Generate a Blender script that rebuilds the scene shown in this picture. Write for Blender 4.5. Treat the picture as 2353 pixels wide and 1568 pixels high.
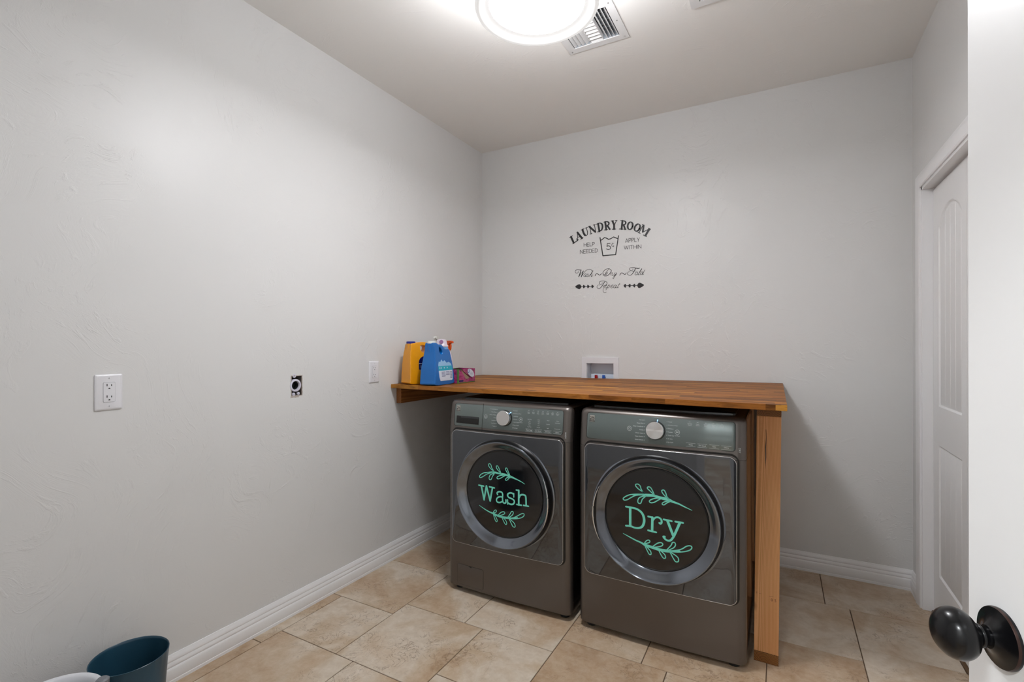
import bpy, bmesh, math, random
from mathutils import Vector, Matrix
random.seed(7)
PI = math.pi
for o in list(bpy.data.objects): bpy.data.objects.remove(o)
SC = bpy.context.scene
COL = SC.collection

# ------------------------------------------------------------------ camera, light, exposure
EYE = 1.27
ROOM_W, ROOM_D, ROOM_H = 2.6144, 3.2017, 2.7467
cam_d = bpy.data.cameras.new('camera'); cam = bpy.data.objects.new('camera', cam_d); COL.objects.link(cam)
cam.location = (2.0129, 0.0, EYE)
yaw = 0.50146; pitch = 0.0006; roll = -0.0015
cam.rotation_euler = (Matrix.Rotation(yaw, 4, 'Z') @ Matrix.Rotation(PI/2 + pitch, 4, 'X') @ Matrix.Rotation(roll, 4, 'Z')).to_euler()
cam_d.sensor_width = 36.0; cam_d.lens = 36.0 * 1123.25 / 2353.0
cam_d.shift_x = 0.8174 / 2353.0; cam_d.shift_y = 7.39 / 2353.0
cam_d.clip_start = 0.01
SC.camera = cam
SC.view_settings.view_transform = 'Standard'
try: SC.view_settings.look = 'None'
except Exception: pass
SC.view_settings.gamma = 1.0; SC.view_settings.use_curve_mapping = False
SC.view_settings.exposure = 0.0
LIGHT_DISC = 28.0; BULB_GLOW = 128.0      # radiance of the ceiling lamp's diffuser
SHADE_TOP = 25.0
SHADE_SIDE = 24.0      # radiance of the lamp's translucent side
LAMP_TINT = (.975, .985, 1.02, 1)
HALL_FILL = 165.0       # radiance of the unseen hallway lamp added as fill
world = bpy.data.worlds.new('world'); SC.world = world; world.use_nodes = True
world.node_tree.nodes['Background'].inputs[0].default_value = (0.8, 0.85, 1, 1)
world.node_tree.nodes['Background'].inputs[1].default_value = 0.3

# ------------------------------------------------------------------ material helpers
def lin(h):
    if isinstance(h, str):
        h = h.lstrip('#'); c = [int(h[i:i+2], 16)/255 for i in (0, 2, 4)]
    else: c = h
    return tuple((v/12.92 if v <= .04045 else ((v+.055)/1.055)**2.4) for v in c) + (1,)
class NT:
    def __init__(s, name):
        s.m = bpy.data.materials.new(name); s.m.use_nodes = True; s.t = s.m.node_tree
        s.b = s.t.nodes['Principled BSDF']
    def n(s, typ, **kw):
        nd = s.t.nodes.new(typ)
        for k, v in kw.items():
            if hasattr(nd, k): setattr(nd, k, v)
        return nd
    def l(s, a, b): s.t.links.new(a, b)
    def math(s, op, a, b=None):
        nd = s.t.nodes.new('ShaderNodeMath'); nd.operation = op
        for i, v in enumerate((a, b)):
            if v is None: continue
            if isinstance(v, (int, float)): nd.inputs[i].default_value = v
            else: s.l(v, nd.inputs[i])
        return nd.outputs[0]
    def ramp(s, fac, stops):
        r = s.t.nodes.new('ShaderNodeValToRGB'); e = r.color_ramp.elements
        while len(e) < len(stops): e.new(.5)
        for i, (p, c) in enumerate(stops): e[i].position = p; e[i].color = lin(c)
        s.l(fac, r.inputs[0]); return r.outputs[0]
    def coord(s, which='Object', scale=(1, 1, 1), rot=(0, 0, 0), src=None):
        tc = s.t.nodes.new('ShaderNodeTexCoord'); mp = s.t.nodes.new('ShaderNodeMapping')
        s.l(src if src else tc.outputs[which], mp.inputs[0]); mp.inputs['Scale'].default_value = scale; mp.inputs['Rotation'].default_value = rot
        return mp.outputs[0]
    def noise(s, vec, scale, detail=4, rough=.5, dist=0, out='Fac'):
        nd = s.t.nodes.new('ShaderNodeTexNoise'); nd.inputs['Scale'].default_value = scale; nd.inputs['Detail'].default_value = detail
        nd.inputs['Roughness'].default_value = rough; nd.inputs['Distortion'].default_value = dist; s.l(vec, nd.inputs['Vector']); return nd.outputs[out]
    def mix(s, fac, a, b, typ='MIX'):
        nd = s.t.nodes.new('ShaderNodeMix'); nd.data_type = 'RGBA'; nd.blend_type = typ
        for sock, v in ((nd.inputs[0], fac), (nd.inputs[6], a), (nd.inputs[7], b)):
            if isinstance(v, (int, float)): sock.default_value = v
            elif isinstance(v, (str, tuple)): sock.default_value = lin(v)
            else: s.l(v, sock)
        return nd.outputs[2]
    def bump(s, h, strength=.3, dist=.002):
        nd = s.t.nodes.new('ShaderNodeBump'); nd.inputs['Strength'].default_value = strength; nd.inputs['Distance'].default_value = dist
        s.l(h, nd.inputs['Height']); s.l(nd.outputs[0], s.b.inputs['Normal']); return nd
    def set(s, **kw):
        for k, v in kw.items():
            s.b.inputs[k.replace('_', ' ')].default_value = v
        return s
def simple(name, col, rough=.5, metal=0, coat=0, spec=.5, noise=0.0, nscale=40, **kw):
    t = NT(name); t.set(Roughness=rough, Metallic=metal); t.b.inputs['Coat Weight'].default_value = coat; t.b.inputs['Coat Roughness'].default_value = .05
    t.b.inputs['Specular IOR Level'].default_value = spec
    if noise:
        v = t.noise(t.coord(), nscale, 3)
        c = lin(col); d = tuple(x*(1-noise) for x in c[:3]); u = tuple(min(1, x*(1+noise)) for x in c[:3])
        r = t.n('ShaderNodeValToRGB'); r.color_ramp.elements[0].color = d+(1,); r.color_ramp.elements[1].color = u+(1,)
        t.l(v, r.inputs[0]); t.l(r.outputs[0], t.b.inputs['Base Color'])
    else: t.b.inputs['Base Color'].default_value = lin(col)
    for k, v in kw.items(): t.b.inputs[k.replace('_', ' ')].default_value = v
    return t.m

def wall_mat(name, col, strength=.34):
    t = NT(name); t.set(Roughness=.38); t.b.inputs['Base Color'].default_value = lin(col); t.b.inputs['Specular IOR Level'].default_value = .32
    co = t.coord('Object')
    # skip-trowel plaster: patches of curved trowel ridges over a smooth ground
    warp = t.n('ShaderNodeTexNoise'); warp.inputs['Scale'].default_value = 1.6; warp.inputs['Detail'].default_value = 2; t.l(co, warp.inputs['Vector'])
    sub = t.n('ShaderNodeVectorMath', operation='SUBTRACT'); t.l(warp.outputs['Color'], sub.inputs[0]); sub.inputs[1].default_value = (.5, .5, .5)
    scl = t.n('ShaderNodeVectorMath', operation='SCALE'); t.l(sub.outputs[0], scl.inputs[0]); scl.inputs['Scale'].default_value = 1.3
    add = t.n('ShaderNodeVectorMath', operation='ADD'); t.l(co, add.inputs[0]); t.l(scl.outputs[0], add.inputs[1])
    mp = t.n('ShaderNodeMapping'); t.l(add.outputs[0], mp.inputs[0]); mp.inputs['Rotation'].default_value = (.6, .5, .4); mp.inputs['Scale'].default_value = (1.2, 4.0, 1.6)
    ridg = t.noise(mp.outputs[0], 9, 5, .6, .6)
    thr = t.n('ShaderNodeMapRange'); t.l(ridg, thr.inputs[0]); thr.inputs[1].default_value = .56; thr.inputs[2].default_value = .70
    patch = t.noise(co, 2.2, 3, .6, .4)
    pm = t.n('ShaderNodeMapRange'); t.l(patch, pm.inputs[0]); pm.inputs[1].default_value = .42; pm.inputs[2].default_value = .62
    a = t.math('MULTIPLY', thr.outputs[0], pm.outputs[0])
    fine = t.math('MULTIPLY', t.noise(co, 130, 2), .05)
    soft = t.math('MULTIPLY', t.noise(co, 5, 2), .9)
    lines = t.noise(mp.outputs[0], 46, 3, .6, .3)
    l2 = t.math('MULTIPLY', t.math('MULTIPLY', lines, pm.outputs[0]), .35)
    h = t.math('ADD', t.math('ADD', t.math('MULTIPLY', a, 1.0), fine), t.math('ADD', soft, l2))
    t.bump(h, strength, .005)
    return t.m
M = {}
M['wall'] = wall_mat('wall_plaster', '#dddddc')
M['ceiling'] = wall_mat('ceiling_plaster', '#f0efec', .22)
M['trim'] = simple('white_trim_paint', '#f0f0f1', .28, spec=.5)
M['door'] = simple('white_door_paint', '#f0f0f0', .35)
M['plate'] = simple('white_plastic', '#e4e4e8', .3)
M['black'] = simple('black_void', '#050505', .6)
M['stamp'] = simple('faded_stamp_ink', '#4f2d18', .7)
M['seam'] = simple('seam_grey', '#a2a3a8', .6)
M['slot'] = simple('dark_slot', '#151518', .6)
M['ventmetal'] = simple('vent_white_metal', '#dedede', .4)
M['duct'] = simple('duct_grey', '#8d9298', .5, noise=.2)
def tile_mat():
    t = NT('travertine_tile'); t.set(Roughness=.36); t.b.inputs['Specular IOR Level'].default_value = .4
    at = t.n('ShaderNodeAttribute'); at.attribute_name = 'shade'
    off = t.n('ShaderNodeVectorMath', operation='SCALE'); t.l(at.outputs['Vector'], off.inputs[0]); off.inputs['Scale'].default_value = 37.0
    tc = t.n('ShaderNodeTexCoord'); add = t.n('ShaderNodeVectorMath', operation='ADD'); t.l(tc.outputs['Object'], add.inputs[0]); t.l(off.outputs[0], add.inputs[1]); co = add.outputs[0]
    big = t.noise(co, 3.2, 5, .55, .5)
    sp = t.n('ShaderNodeSeparateXYZ'); t.l(at.outputs['Vector'], sp.inputs[0])
    v = t.math('ADD', big, t.math('MULTIPLY', t.math('SUBTRACT', sp.outputs[0], .5), .12))
    c1 = t.ramp(v, [(.30, '#a07f5c'), (.42, '#b59878'), (.50, '#c2ad92'), (.58, '#d6cab9'), (.68, '#cdbba4'), (.8, '#a98763')])
    fine = t.noise(co, 28, 6, .7, .3)
    c2 = t.mix(.36, c1, t.ramp(fine, [(.3, '#a58e75'), (.5, '#c4b29d'), (.72, '#ddd2c4')]), 'MIX')
    # broken crazed veins
    vn = t.n('ShaderNodeTexNoise'); vn.inputs['Scale'].default_value = 13; vn.inputs['Detail'].default_value = 7; vn.inputs['Roughness'].default_value = .62; vn.inputs['Distortion'].default_value = 1.6; t.l(co, vn.inputs['Vector'])
    d = t.math('ABSOLUTE', t.math('SUBTRACT', vn.outputs[0], .5))
    mr = t.n('ShaderNodeMapRange'); t.l(d, mr.inputs[0]); mr.inputs[1].default_value = .0; mr.inputs[2].default_value = .018; mr.inputs[3].default_value = 1; mr.inputs[4].default_value = 0
    pn = t.noise(co, 4.5, 3, .6); pm = t.n('ShaderNodeMapRange'); t.l(pn, pm.inputs[0]); pm.inputs[1].default_value = .50; pm.inputs[2].default_value = .64
    k = t.math('MULTIPLY', mr.outputs[0], pm.outputs[0])
    k = t.math('MULTIPLY', k, .8)
    c3 = t.mix(k, c2, '#6d5137')
    t.l(c3, t.b.inputs['Base Color']); t.bump(t.math('ADD', fine, t.math('MULTIPLY', k, -.6)), .12, .002)
    return t.m
M['tile'] = tile_mat()
M['grout'] = simple('brown_grout', '#5f4c3a', .85, noise=.15)
def butcher():
    t = NT('acacia_butcher_block'); t.set(Roughness=.5); t.b.inputs['Specular IOR Level'].default_value = .16
    tc = t.n('ShaderNodeTexCoord'); s = t.n('ShaderNodeSeparateXYZ'); t.l(tc.outputs['Object'], s.inputs[0])
    row = t.math('FLOOR', t.math('DIVIDE', s.outputs[1], .0365))
    wn = t.n('ShaderNodeTexWhiteNoise'); wn.noise_dimensions = '1D'; t.l(row, wn.inputs['W'])
    cell = t.math('FLOOR', t.math('DIVIDE', t.math('ADD', s.outputs[0], t.math('MULTIPLY', wn.outputs[0], 3.0)), .37))
    cb = t.n('ShaderNodeCombineXYZ'); t.l(row, cb.inputs[0]); t.l(cell, cb.inputs[1])
    w2 = t.n('ShaderNodeTexWhiteNoise'); w2.noise_dimensions = '2D'; t.l(cb.outputs[0], w2.inputs['Vector'])
    base = t.ramp(w2.outputs[0], [(0, '#6a3f1c'), (.2, '#84521f'), (.45, '#9b6128'), (.68, '#b07332'), (.86, '#8f5622'), (1, '#cd933f')])
    off = t.n('ShaderNodeVectorMath', operation='SCALE'); t.l(w2.outputs['Color'], off.inputs[0]); off.inputs['Scale'].default_value = 11
    add = t.n('ShaderNodeVectorMath', operation='ADD'); t.l(tc.outputs['Object'], add.inputs[0]); t.l(off.outputs[0], add.inputs[1])
    g = t.noise(t.coord(scale=(3, 60, 60), src=add.outputs[0]), 2.0, 6, .65, .6)
    g2 = t.noise(t.coord(scale=(2.5, 9, 9), src=add.outputs[0]), 1.5, 3, .5, 1.5)
    c = t.mix(.85, base, t.ramp(g, [(.28, '#8a7a70'), (.5, '#ffffff'), (.75, '#cdbfb0')]), 'MULTIPLY')
    c = t.mix(.55, c, t.ramp(g2, [(.3, '#7a6a5e'), (.48, '#ffffff'), (.7, '#ffffff')]), 'MULTIPLY')
    # knots
    vo = t.n('ShaderNodeTexVoronoi'); vo.inputs['Scale'].default_value = 1.7; t.l(t.coord(scale=(1, 2.2, 2.2), src=add.outputs[0]), vo.inputs['Vector'])
    mr = t.n('ShaderNodeMapRange'); t.l(vo.outputs['Distance'], mr.inputs[0]); mr.inputs[1].default_value = .02; mr.inputs[2].default_value = .07; mr.inputs[3].default_value = .8; mr.inputs[4].default_value = 0
    c = t.mix(mr.outputs[0], c, '#3a2110')
    t.l(c, t.b.inputs['Base Color']); t.bump(g, .06, .001)
    return t.m
M['butcher'] = butcher()
def lumber(name, axis, a='#bb7f49', b='#8f5a2c', knots=True, sc=70, pith=(0, 0, 0)):
    # plain-sawn boards: growth rings around a pith line that runs along the given axis
    t = NT(name); t.set(Roughness=.5); t.b.inputs['Specular IOR Level'].default_value = .3
    co = t.coord('Object')
    nz = t.n('ShaderNodeTexNoise'); nz.inputs['Scale'].default_value = 2.2; nz.inputs['Detail'].default_value = 2
    st = {'X': (.25, 1, 1), 'Y': (1, .25, 1), 'Z': (1, 1, .25)}[axis]
    t.l(t.coord('Object', scale=st), nz.inputs['Vector'])
    sub = t.n('ShaderNodeVectorMath', operation='SUBTRACT'); t.l(nz.outputs['Color'], sub.inputs[0]); sub.inputs[1].default_value = (.5, .5, .5)
    scl = t.n('ShaderNodeVectorMath', operation='SCALE'); t.l(sub.outputs[0], scl.inputs[0]); scl.inputs['Scale'].default_value = .05
    ad0 = t.n('ShaderNodeVectorMath', operation='ADD'); t.l(co, ad0.inputs[0]); ad0.inputs[1].default_value = pith
    add = t.n('ShaderNodeVectorMath', operation='ADD'); t.l(ad0.outputs[0], add.inputs[0]); t.l(scl.outputs[0], add.inputs[1])
    w = t.n('ShaderNodeTexWave', wave_type='RINGS', rings_direction=axis); w.inputs['Scale'].default_value = sc; w.inputs['Distortion'].default_value = .6; w.inputs['Detail'].default_value = 2
    t.l(add.outputs[0], w.inputs['Vector'])
    c = t.mix(w.outputs['Fac'], b, a)
    big = t.noise(t.coord('Object', scale=st), 6, 3)
    c = t.mix(.5, c, t.ramp(big, [(.3, '#e0c0a0'), (.6, '#ffffff')]), 'MULTIPLY')
    if knots:
        vo = t.n('ShaderNodeTexVoronoi'); vo.inputs['Scale'].default_value = 4.2; t.l(t.coord('Object', scale=(1, 1, .8)), vo.inputs['Vector'])
        mr = t.n('ShaderNodeMapRange'); t.l(vo.outputs['Distance'], mr.inputs[0]); mr.inputs[1].default_value = .02; mr.inputs[2].default_value = .09; mr.inputs[3].default_value = .75; mr.inputs[4].default_value = 0
        c = t.mix(mr.outputs[0], c, '#5a3216')
    t.l(c, t.b.inputs['Base Color']); t.bump(w.outputs['Fac'], .08, .001)
    return t.m
M['post'] = lumber('fir_post', 'Z', '#dca574', '#bd8652', True, 80, (.030, .022, 0))
M['rail'] = lumber('fir_rail_end_grain', 'Y', '#9a6733', '#4a2c12', False, 75, (-.006, 0, .034))
M['ledger'] = lumber('ledger_wood', 'Y', '#9c6637', '#7a4b24', False, 40)
# appliances
t = NT('graphite_steel'); t.set(Roughness=.36, Metallic=.75); t.b.inputs['Base Color'].default_value = lin('#67615d'); t.b.inputs['Coat Weight'].default_value = .25; t.b.inputs['Coat Roughness'].default_value = .15
fl = t.noise(t.coord(), 900, 2); t.bump(fl, .03, .0002); M['graphite'] = t.m
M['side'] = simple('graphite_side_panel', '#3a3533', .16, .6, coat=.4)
M['panelglass'] = simple('control_panel_glass', '#66716f', .09, .4, coat=.6, spec=.6)
M['doorglass'] = simple('dark_mirror_door', '#5c5f64', .045, .85, coat=.3)
M['bezel'] = simple('smoky_chrome_bezel', '#7b8088', .13, 1.0)
M['chrome'] = simple('chrome', '#d8d8da', .12, 1.0)
M['knob'] = simple('brushed_knob_metal', '#d2d0ce', .26, 1.0)
t = NT('knob_face'); t.set(Roughness=.3, Metallic=1.0); t.b.inputs['Base Color'].default_value = lin('#d6d4d2'); t.b.inputs['Anisotropic'].default_value = .85
tg = t.n('ShaderNodeTangent'); tg.direction_type = 'RADIAL'; tg.axis = 'Y'; t.l(tg.outputs[0], t.b.inputs['Tangent']); M['knobface'] = t.m
M['porthole'] = simple('porthole_black_glass', '#141315', .06, 0, coat=.5, spec=.5)
M['gasket_and_shade'] = simple('black_gap', '#060606', .35)  # also stands for shade in the machines' gaps and recesses
M['teal'] = simple('teal_vinyl', '#7be3cd', .5)
M['vinyl'] = simple('black_vinyl', '#1b1a1c', .45)
M['print'] = simple('pale_print', '#d2d8d8', .5)
M['badge'] = simple('badge_silver', '#c9c5bc', .25, .6)
M['badgeblack'] = simple('badge_black', '#1a1a1c', .4)
M['toplid'] = simple('black_top_lid', '#1c1b1c', .2, .2, coat=.3)
M['foot'] = simple('black_rubber_foot', '#121212', .7)
t = NT('blue_indicator'); t.b.inputs['Base Color'].default_value = lin('#9fd0ff'); t.b.inputs['Emission Color'].default_value = lin('#9fd0ff'); t.b.inputs['Emission Strength'].default_value = 1.2; M['led'] = t.m
# jugs and boxes
M['yellow'] = simple('yellow_jug_plastic', '#e69a08', .3, coat=.2, noise=.03)
M['navycap'] = simple('navy_cap', '#16248c', .35)
M['navylabel'] = simple('navy_label', '#0b1160', .35)
M['blue'] = simple('blue_jug_plastic', '#0466b4', .28, coat=.2)
M['bluehole'] = simple('deep_blue_plastic', '#0a55a8', .35)
M['whitecap'] = simple('white_cap', '#e8eae4', .35)
M['cyan'] = simple('cyan_label', '#19a6c0', .35)
M['labelwhite'] = simple('white_label', '#d4dcea', .4)
M['labelgrey'] = simple('grey_label_print', '#7f88a8', .5)
M['paleblue'] = simple('pale_blue_label', '#8fbce0', .4)
M['lavender'] = simple('lavender_white_plastic', '#dcd2de', .35, coat=.2)
M['purple'] = simple('purple_mark', '#9c6fa0', .4)
M['orange'] = simple('orange_trigger', '#e8590f', .35)
M['lightblue'] = simple('light_blue_bottle', '#6ea6dc', .3)
M['card'] = simple('raw_cardboard', '#9c8a72', .8, noise=.06)
t = NT('magenta_box_print'); t.set(Roughness=.4)
v = t.noise(t.coord(), 45, 3, .6); vo = t.n('ShaderNodeTexVoronoi'); vo.inputs['Scale'].default_value = 110; t.l(t.coord(), vo.inputs['Vector'])
c = t.ramp(v, [(.32, '#5d2a52'), (.45, '#a22368'), (.55, '#b54a86'), (.66, '#6c5a3f'), (.75, '#8a2a4c')])
mr = t.n('ShaderNodeMapRange'); t.l(vo.outputs['Distance'], mr.inputs[0]); mr.inputs[1].default_value = .12; mr.inputs[2].default_value = .22; mr.inputs[3].default_value = .8; mr.inputs[4].default_value = 0
t.l(t.mix(mr.outputs[0], c, '#d9a08c'), t.b.inputs['Base Color']); M['magenta'] = t.m
M['green'] = simple('green_box_edge', '#4f7a3a', .45)
M['bin'] = simple('teal_bin_plastic', '#23475a', .3, noise=.03)
M['pail'] = simple('white_pail_plastic', '#dfe1e6', .35)
M['greyplastic'] = simple('grey_plastic', '#77797f', .45)
t = NT('oil_rubbed_bronze'); t.set(Roughness=.26, Metallic=0); t.b.inputs['Specular IOR Level'].default_value = .3; t.b.inputs['Base Color'].default_value = lin('#0c0c0e'); t.b.inputs['Coat Weight'].default_value = .12; t.b.inputs['Coat Roughness'].default_value = .08; M['bronze'] = t.m
M['copper'] = simple('copper_edge', '#3c2a25', .35, .6)  # copper tone of the thin ring on the rosette's edge
M['red'] = simple('red_valve', '#a5161c', .4); M['bluevalve'] = simple('blue_valve', '#1550a8', .4)
M['valvebase'] = simple('white_valve_base', '#d6e2f2', .35)
M['pipe'] = simple('white_conduit', '#d4d2e0', .35)
M['raw'] = simple('raw_drywall_edge', '#b7aca4', .9, noise=.2)
M['boxbrown'] = simple('outlet_box_inside', '#6b625c', .7)
t = NT('lamp_diffuser'); t.b.inputs['Base Color'].default_value = lin('#ffffff'); t.b.inputs['Emission Color'].default_value = LAMP_TINT; t.b.inputs['Emission Strength'].default_value = LIGHT_DISC; M['diffuser'] = t.m
t = NT('lamp_diffuser_over_bulbs'); t.b.inputs['Emission Color'].default_value = LAMP_TINT; t.b.inputs['Emission Strength'].default_value = BULB_GLOW; M['bulbglow'] = t.m
t = NT('frosted_glass'); t.b.inputs['Base Color'].default_value = lin('#f4f4f4'); t.set(Roughness=.35); t.b.inputs['Emission Color'].default_value = (1, .98, .96, 1); t.b.inputs['Emission Strength'].default_value = .66; M['frost'] = t.m
t.b.inputs['Base Color'].default_value = lin('#8a8a8a')
t = NT('glowing_shade_side'); t.b.inputs['Base Color'].default_value = lin('#f4f4f4'); t.b.inputs['Emission Color'].default_value = LAMP_TINT; t.b.inputs['Emission Strength'].default_value = SHADE_SIDE; M['shadeside'] = t.m
t = NT('glowing_shade_top'); t.b.inputs['Base Color'].default_value = lin('#f4f4f4'); t.b.inputs['Emission Color'].default_value = LAMP_TINT; t.b.inputs['Emission Strength'].default_value = SHADE_TOP; M['shadetop'] = t.m
t = NT('hall_fill_diffuser'); t.b.inputs['Emission Color'].default_value = (.93, .97, 1, 1); t.b.inputs['Emission Strength'].default_value = HALL_FILL; M['hallfill'] = t.m

# ------------------------------------------------------------------ mesh helpers
def link(name, me, mats, parent=None, smooth=None, loc=None):
    o = bpy.data.objects.new(name, me); COL.objects.link(o)
    for m in (mats if isinstance(mats, (list, tuple)) else [mats]): me.materials.append(m)
    if loc: o.location = loc
    if parent: o.parent = parent
    if smooth is not None:
        for p in me.polygons: p.use_smooth = True
        try: me.set_sharp_from_angle(angle=math.radians(smooth))
        except Exception: pass
    return o
def obj(name, bm, mats, parent=None, smooth=None, loc=None, recalc=True):
    if recalc: bmesh.ops.recalc_face_normals(bm, faces=bm.faces)
    me = bpy.data.meshes.new(name); bm.to_mesh(me); bm.free()
    return link(name, me, mats, parent, smooth, loc)
def tag(o, label=None, cat=None, group=None, kind=None):
    if label: o['label'] = label
    if cat: o['category'] = cat
    if group: o['group'] = group
    if kind: o['kind'] = kind
    return o
def thing(name, label, cat, loc=(0, 0, 0), rz=0, group=None):
    o = bpy.data.objects.new(name, None); COL.objects.link(o); o.location = loc; o.rotation_euler = (0, 0, rz)
    o.empty_display_size = .05
    return tag(o, label, cat, group)
def struct(o, label=None):
    o['kind'] = 'structure'
    if label: o['label'] = label
    return o
def box(bm, x0, x1, y0, y1, z0, z1, bev=0, mi=0):
    g = bmesh.ops.create_cube(bm, size=1); vs = g['verts']
    for v in vs: v.co = Vector(((x0+x1)/2+v.co.x*(x1-x0), (y0+y1)/2+v.co.y*(y1-y0), (z0+z1)/2+v.co.z*(z1-z0)))
    fs = set(f for v in vs for f in v.link_faces)
    if bev:
        es = list(set(e for v in vs for e in v.link_edges))
        r = bmesh.ops.bevel(bm, geom=es, offset=bev, segments=2, affect='EDGES', profile=.5)
        fs = set(r['faces']) | set(f for f in fs if f.is_valid)
    for f in fs: f.material_index = mi
    return fs
def bx(*a, **k):
    bm = bmesh.new(); box(bm, *a, **k); return bm
def lathe(bm, prof, n=48, axis='Z', c=(0, 0, 0), cap0=False, cap1=False, mi=None):
    rings = []
    for r, h in prof:
        ring = []
        for i in range(n):
            a = 2*PI*i/n; x, y = r*math.cos(a), r*math.sin(a)
            co = {'Z': (x, y, h), 'Y': (x, h, y), 'X': (h, x, y)}[axis]
            ring.append(bm.verts.new((co[0]+c[0], co[1]+c[1], co[2]+c[2])))
        rings.append(ring)
    for k in range(len(rings)-1):
        for i in range(n):
            f = bm.faces.new((rings[k][i], rings[k][(i+1) % n], rings[k+1][(i+1) % n], rings[k+1][i]))
            if mi: f.material_index = mi[k]
    if cap0: bm.faces.new(rings[0])
    if cap1: bm.faces.new(rings[-1])
    return rings
def loft(bm, rings, cap=True, closed=True):
    vs = [[bm.verts.new(c) for c in r] for r in rings]
    n = len(vs[0])
    for k in range(len(vs)-1):
        for i in range(n if closed else n-1):
            bm.faces.new((vs[k][i], vs[k][(i+1) % n], vs[k+1][(i+1) % n], vs[k+1][i]))
    if cap: bm.faces.new(vs[0]); bm.faces.new(vs[-1])
    return vs
def tube(bm, pts, r, n=10, closed=False):
    pts = [Vector(p) for p in pts]; N = len(pts); rings = []
    up = Vector((0, 0, 1))
    for i, p in enumerate(pts):
        a = pts[(i-1) % N] if (closed or i > 0) else p; b = pts[(i+1) % N] if (closed or i < N-1) else p
        d = (b-a).normalized(); u = d.cross(up)
        if u.length < .1: u = d.cross(Vector((0, 1, 0)))
        u.normalize(); w = d.cross(u).normalized()
        rr = r[i] if isinstance(r, (list, tuple)) else r
        rings.append([p + u*rr*math.cos(2*PI*k/n) + w*rr*math.sin(2*PI*k/n) for k in range(n)])
    vs = [[bm.verts.new(c) for c in q] for q in rings]
    for k in range(N if closed else N-1):
        A, B = vs[k], vs[(k+1) % N]
        for i in range(n): bm.faces.new((A[i], A[(i+1) % n], B[(i+1) % n], B[i]))
    if not closed: bm.faces.new(vs[0]); bm.faces.new(vs[-1])
def catmull(P, closed=False, k=5):
    n = len(P); out = []
    rng = range(n if closed else n-1)
    g = (lambda i: P[i % n]) if closed else (lambda i: P[max(0, min(n-1, i))])
    for i in rng:
        a, b, c, d = g(i-1), g(i), g(i+1), g(i+2)
        for s in range(k):
            t = s/k
            out.append(tuple(.5*((2*b[j])+(-a[j]+c[j])*t+(2*a[j]-5*b[j]+4*c[j]-d[j])*t*t+(-a[j]+3*b[j]-3*c[j]+d[j])*t**3) for j in range(len(b))))
    if not closed: out.append(P[-1])
    return out
def strokes_mesh(name, data, mat, parent, to3d, loc=None):
    """ribbon lettering: data in millimetres, to3d maps (x, z, lift) in metres to the object's space"""
    bm = bmesh.new(); lift = 0
    def poly(pts, cen=None):
        lift_ = lift
        vs = [bm.verts.new(to3d(x/1000, z/1000, lift_)) for x, z in pts]
        if len(vs) > 2: return bm.faces.new(vs)
    for kind, ws, pts in data:
        lift += .000004
        if kind == 'f':
            f = poly(catmull(pts, True, 3) if len(pts) > 4 else pts)
            bmesh.ops.triangulate(bm, faces=[f]); continue
        if len(ws) == 1: ws = ws*len(pts)
        P = [(x, z, w) for (x, z), w in zip(pts, ws)]
        if kind in ('s', 'c'): P = catmull(P, kind == 'c', 5)
        if kind == 'c': P.append(P[0]); 
        clean = [P[0]]
        for q in P[1:]:
            if abs(q[0]-clean[-1][0])+abs(q[1]-clean[-1][1]) > .05: clean.append(q)
        P = clean
        if kind == 'l' and len(P) > 2:
            for a, b in zip(P, P[1:]): seg_ribbon([a, b], bm, to3d, lift)
        else: seg_ribbon(P, bm, to3d, lift)
    return obj(name, bm, mat, parent, recalc=False, loc=loc)
def seg_ribbon(P, bm, to3d, lift):
    n = len(P); L = []; R = []
    for i in range(n):
        a = P[max(0, i-1)]; b = P[min(n-1, i+1)]
        dx, dz = b[0]-a[0], b[1]-a[1]; l = math.hypot(dx, dz) or 1; nx, nz = -dz/l, dx/l; w = P[i][2]/2
        L.append((P[i][0]+nx*w, P[i][1]+nz*w)); R.append((P[i][0]-nx*w, P[i][1]-nz*w))
    lv = [bm.verts.new(to3d(x/1000, z/1000, lift)) for x, z in L]; rv = [bm.verts.new(to3d(x/1000, z/1000, lift)) for x, z in R]
    for i in range(n-1): bm.faces.new((lv[i], rv[i], rv[i+1], lv[i+1]))
    for e, o in ((0, 1), (n-1, n-2)):          # round caps
        x, z, w = P[e]; dx, dz = x-P[o][0], z-P[o][1]; a0 = math.atan2(dz, dx)
        c = [bm.verts.new(to3d((x+w/2*math.cos(a0+q))/1000, (z+w/2*math.sin(a0+q))/1000, lift)) for q in [(-PI/2+PI*k/6) for k in range(7)]]
        bm.faces.new(c)
def text_into(bm, s, x, z, size, to3d, align='LEFT', lift=0, rot=0):
    cu = bpy.data.curves.new('t', 'FONT'); cu.body = s; cu.size = size; cu.align_x = align; cu.resolution_u = 2
    ob = bpy.data.objects.new('t', cu); COL.objects.link(ob)
    dg = bpy.context.evaluated_depsgraph_get(); dg.update(); me = ob.evaluated_get(dg).to_mesh()
    c, sn = math.cos(rot), math.sin(rot)
    vs = [bm.verts.new(to3d(x+v.co.x*c-v.co.y*sn, z+v.co.x*sn+v.co.y*c, lift)) for v in me.vertices]
    for p in me.polygons:
        try: bm.faces.new([vs[i] for i in p.vertices])
        except Exception: pass
    ob.to_mesh_clear(); bpy.data.objects.remove(ob); bpy.data.curves.remove(cu)
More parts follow.
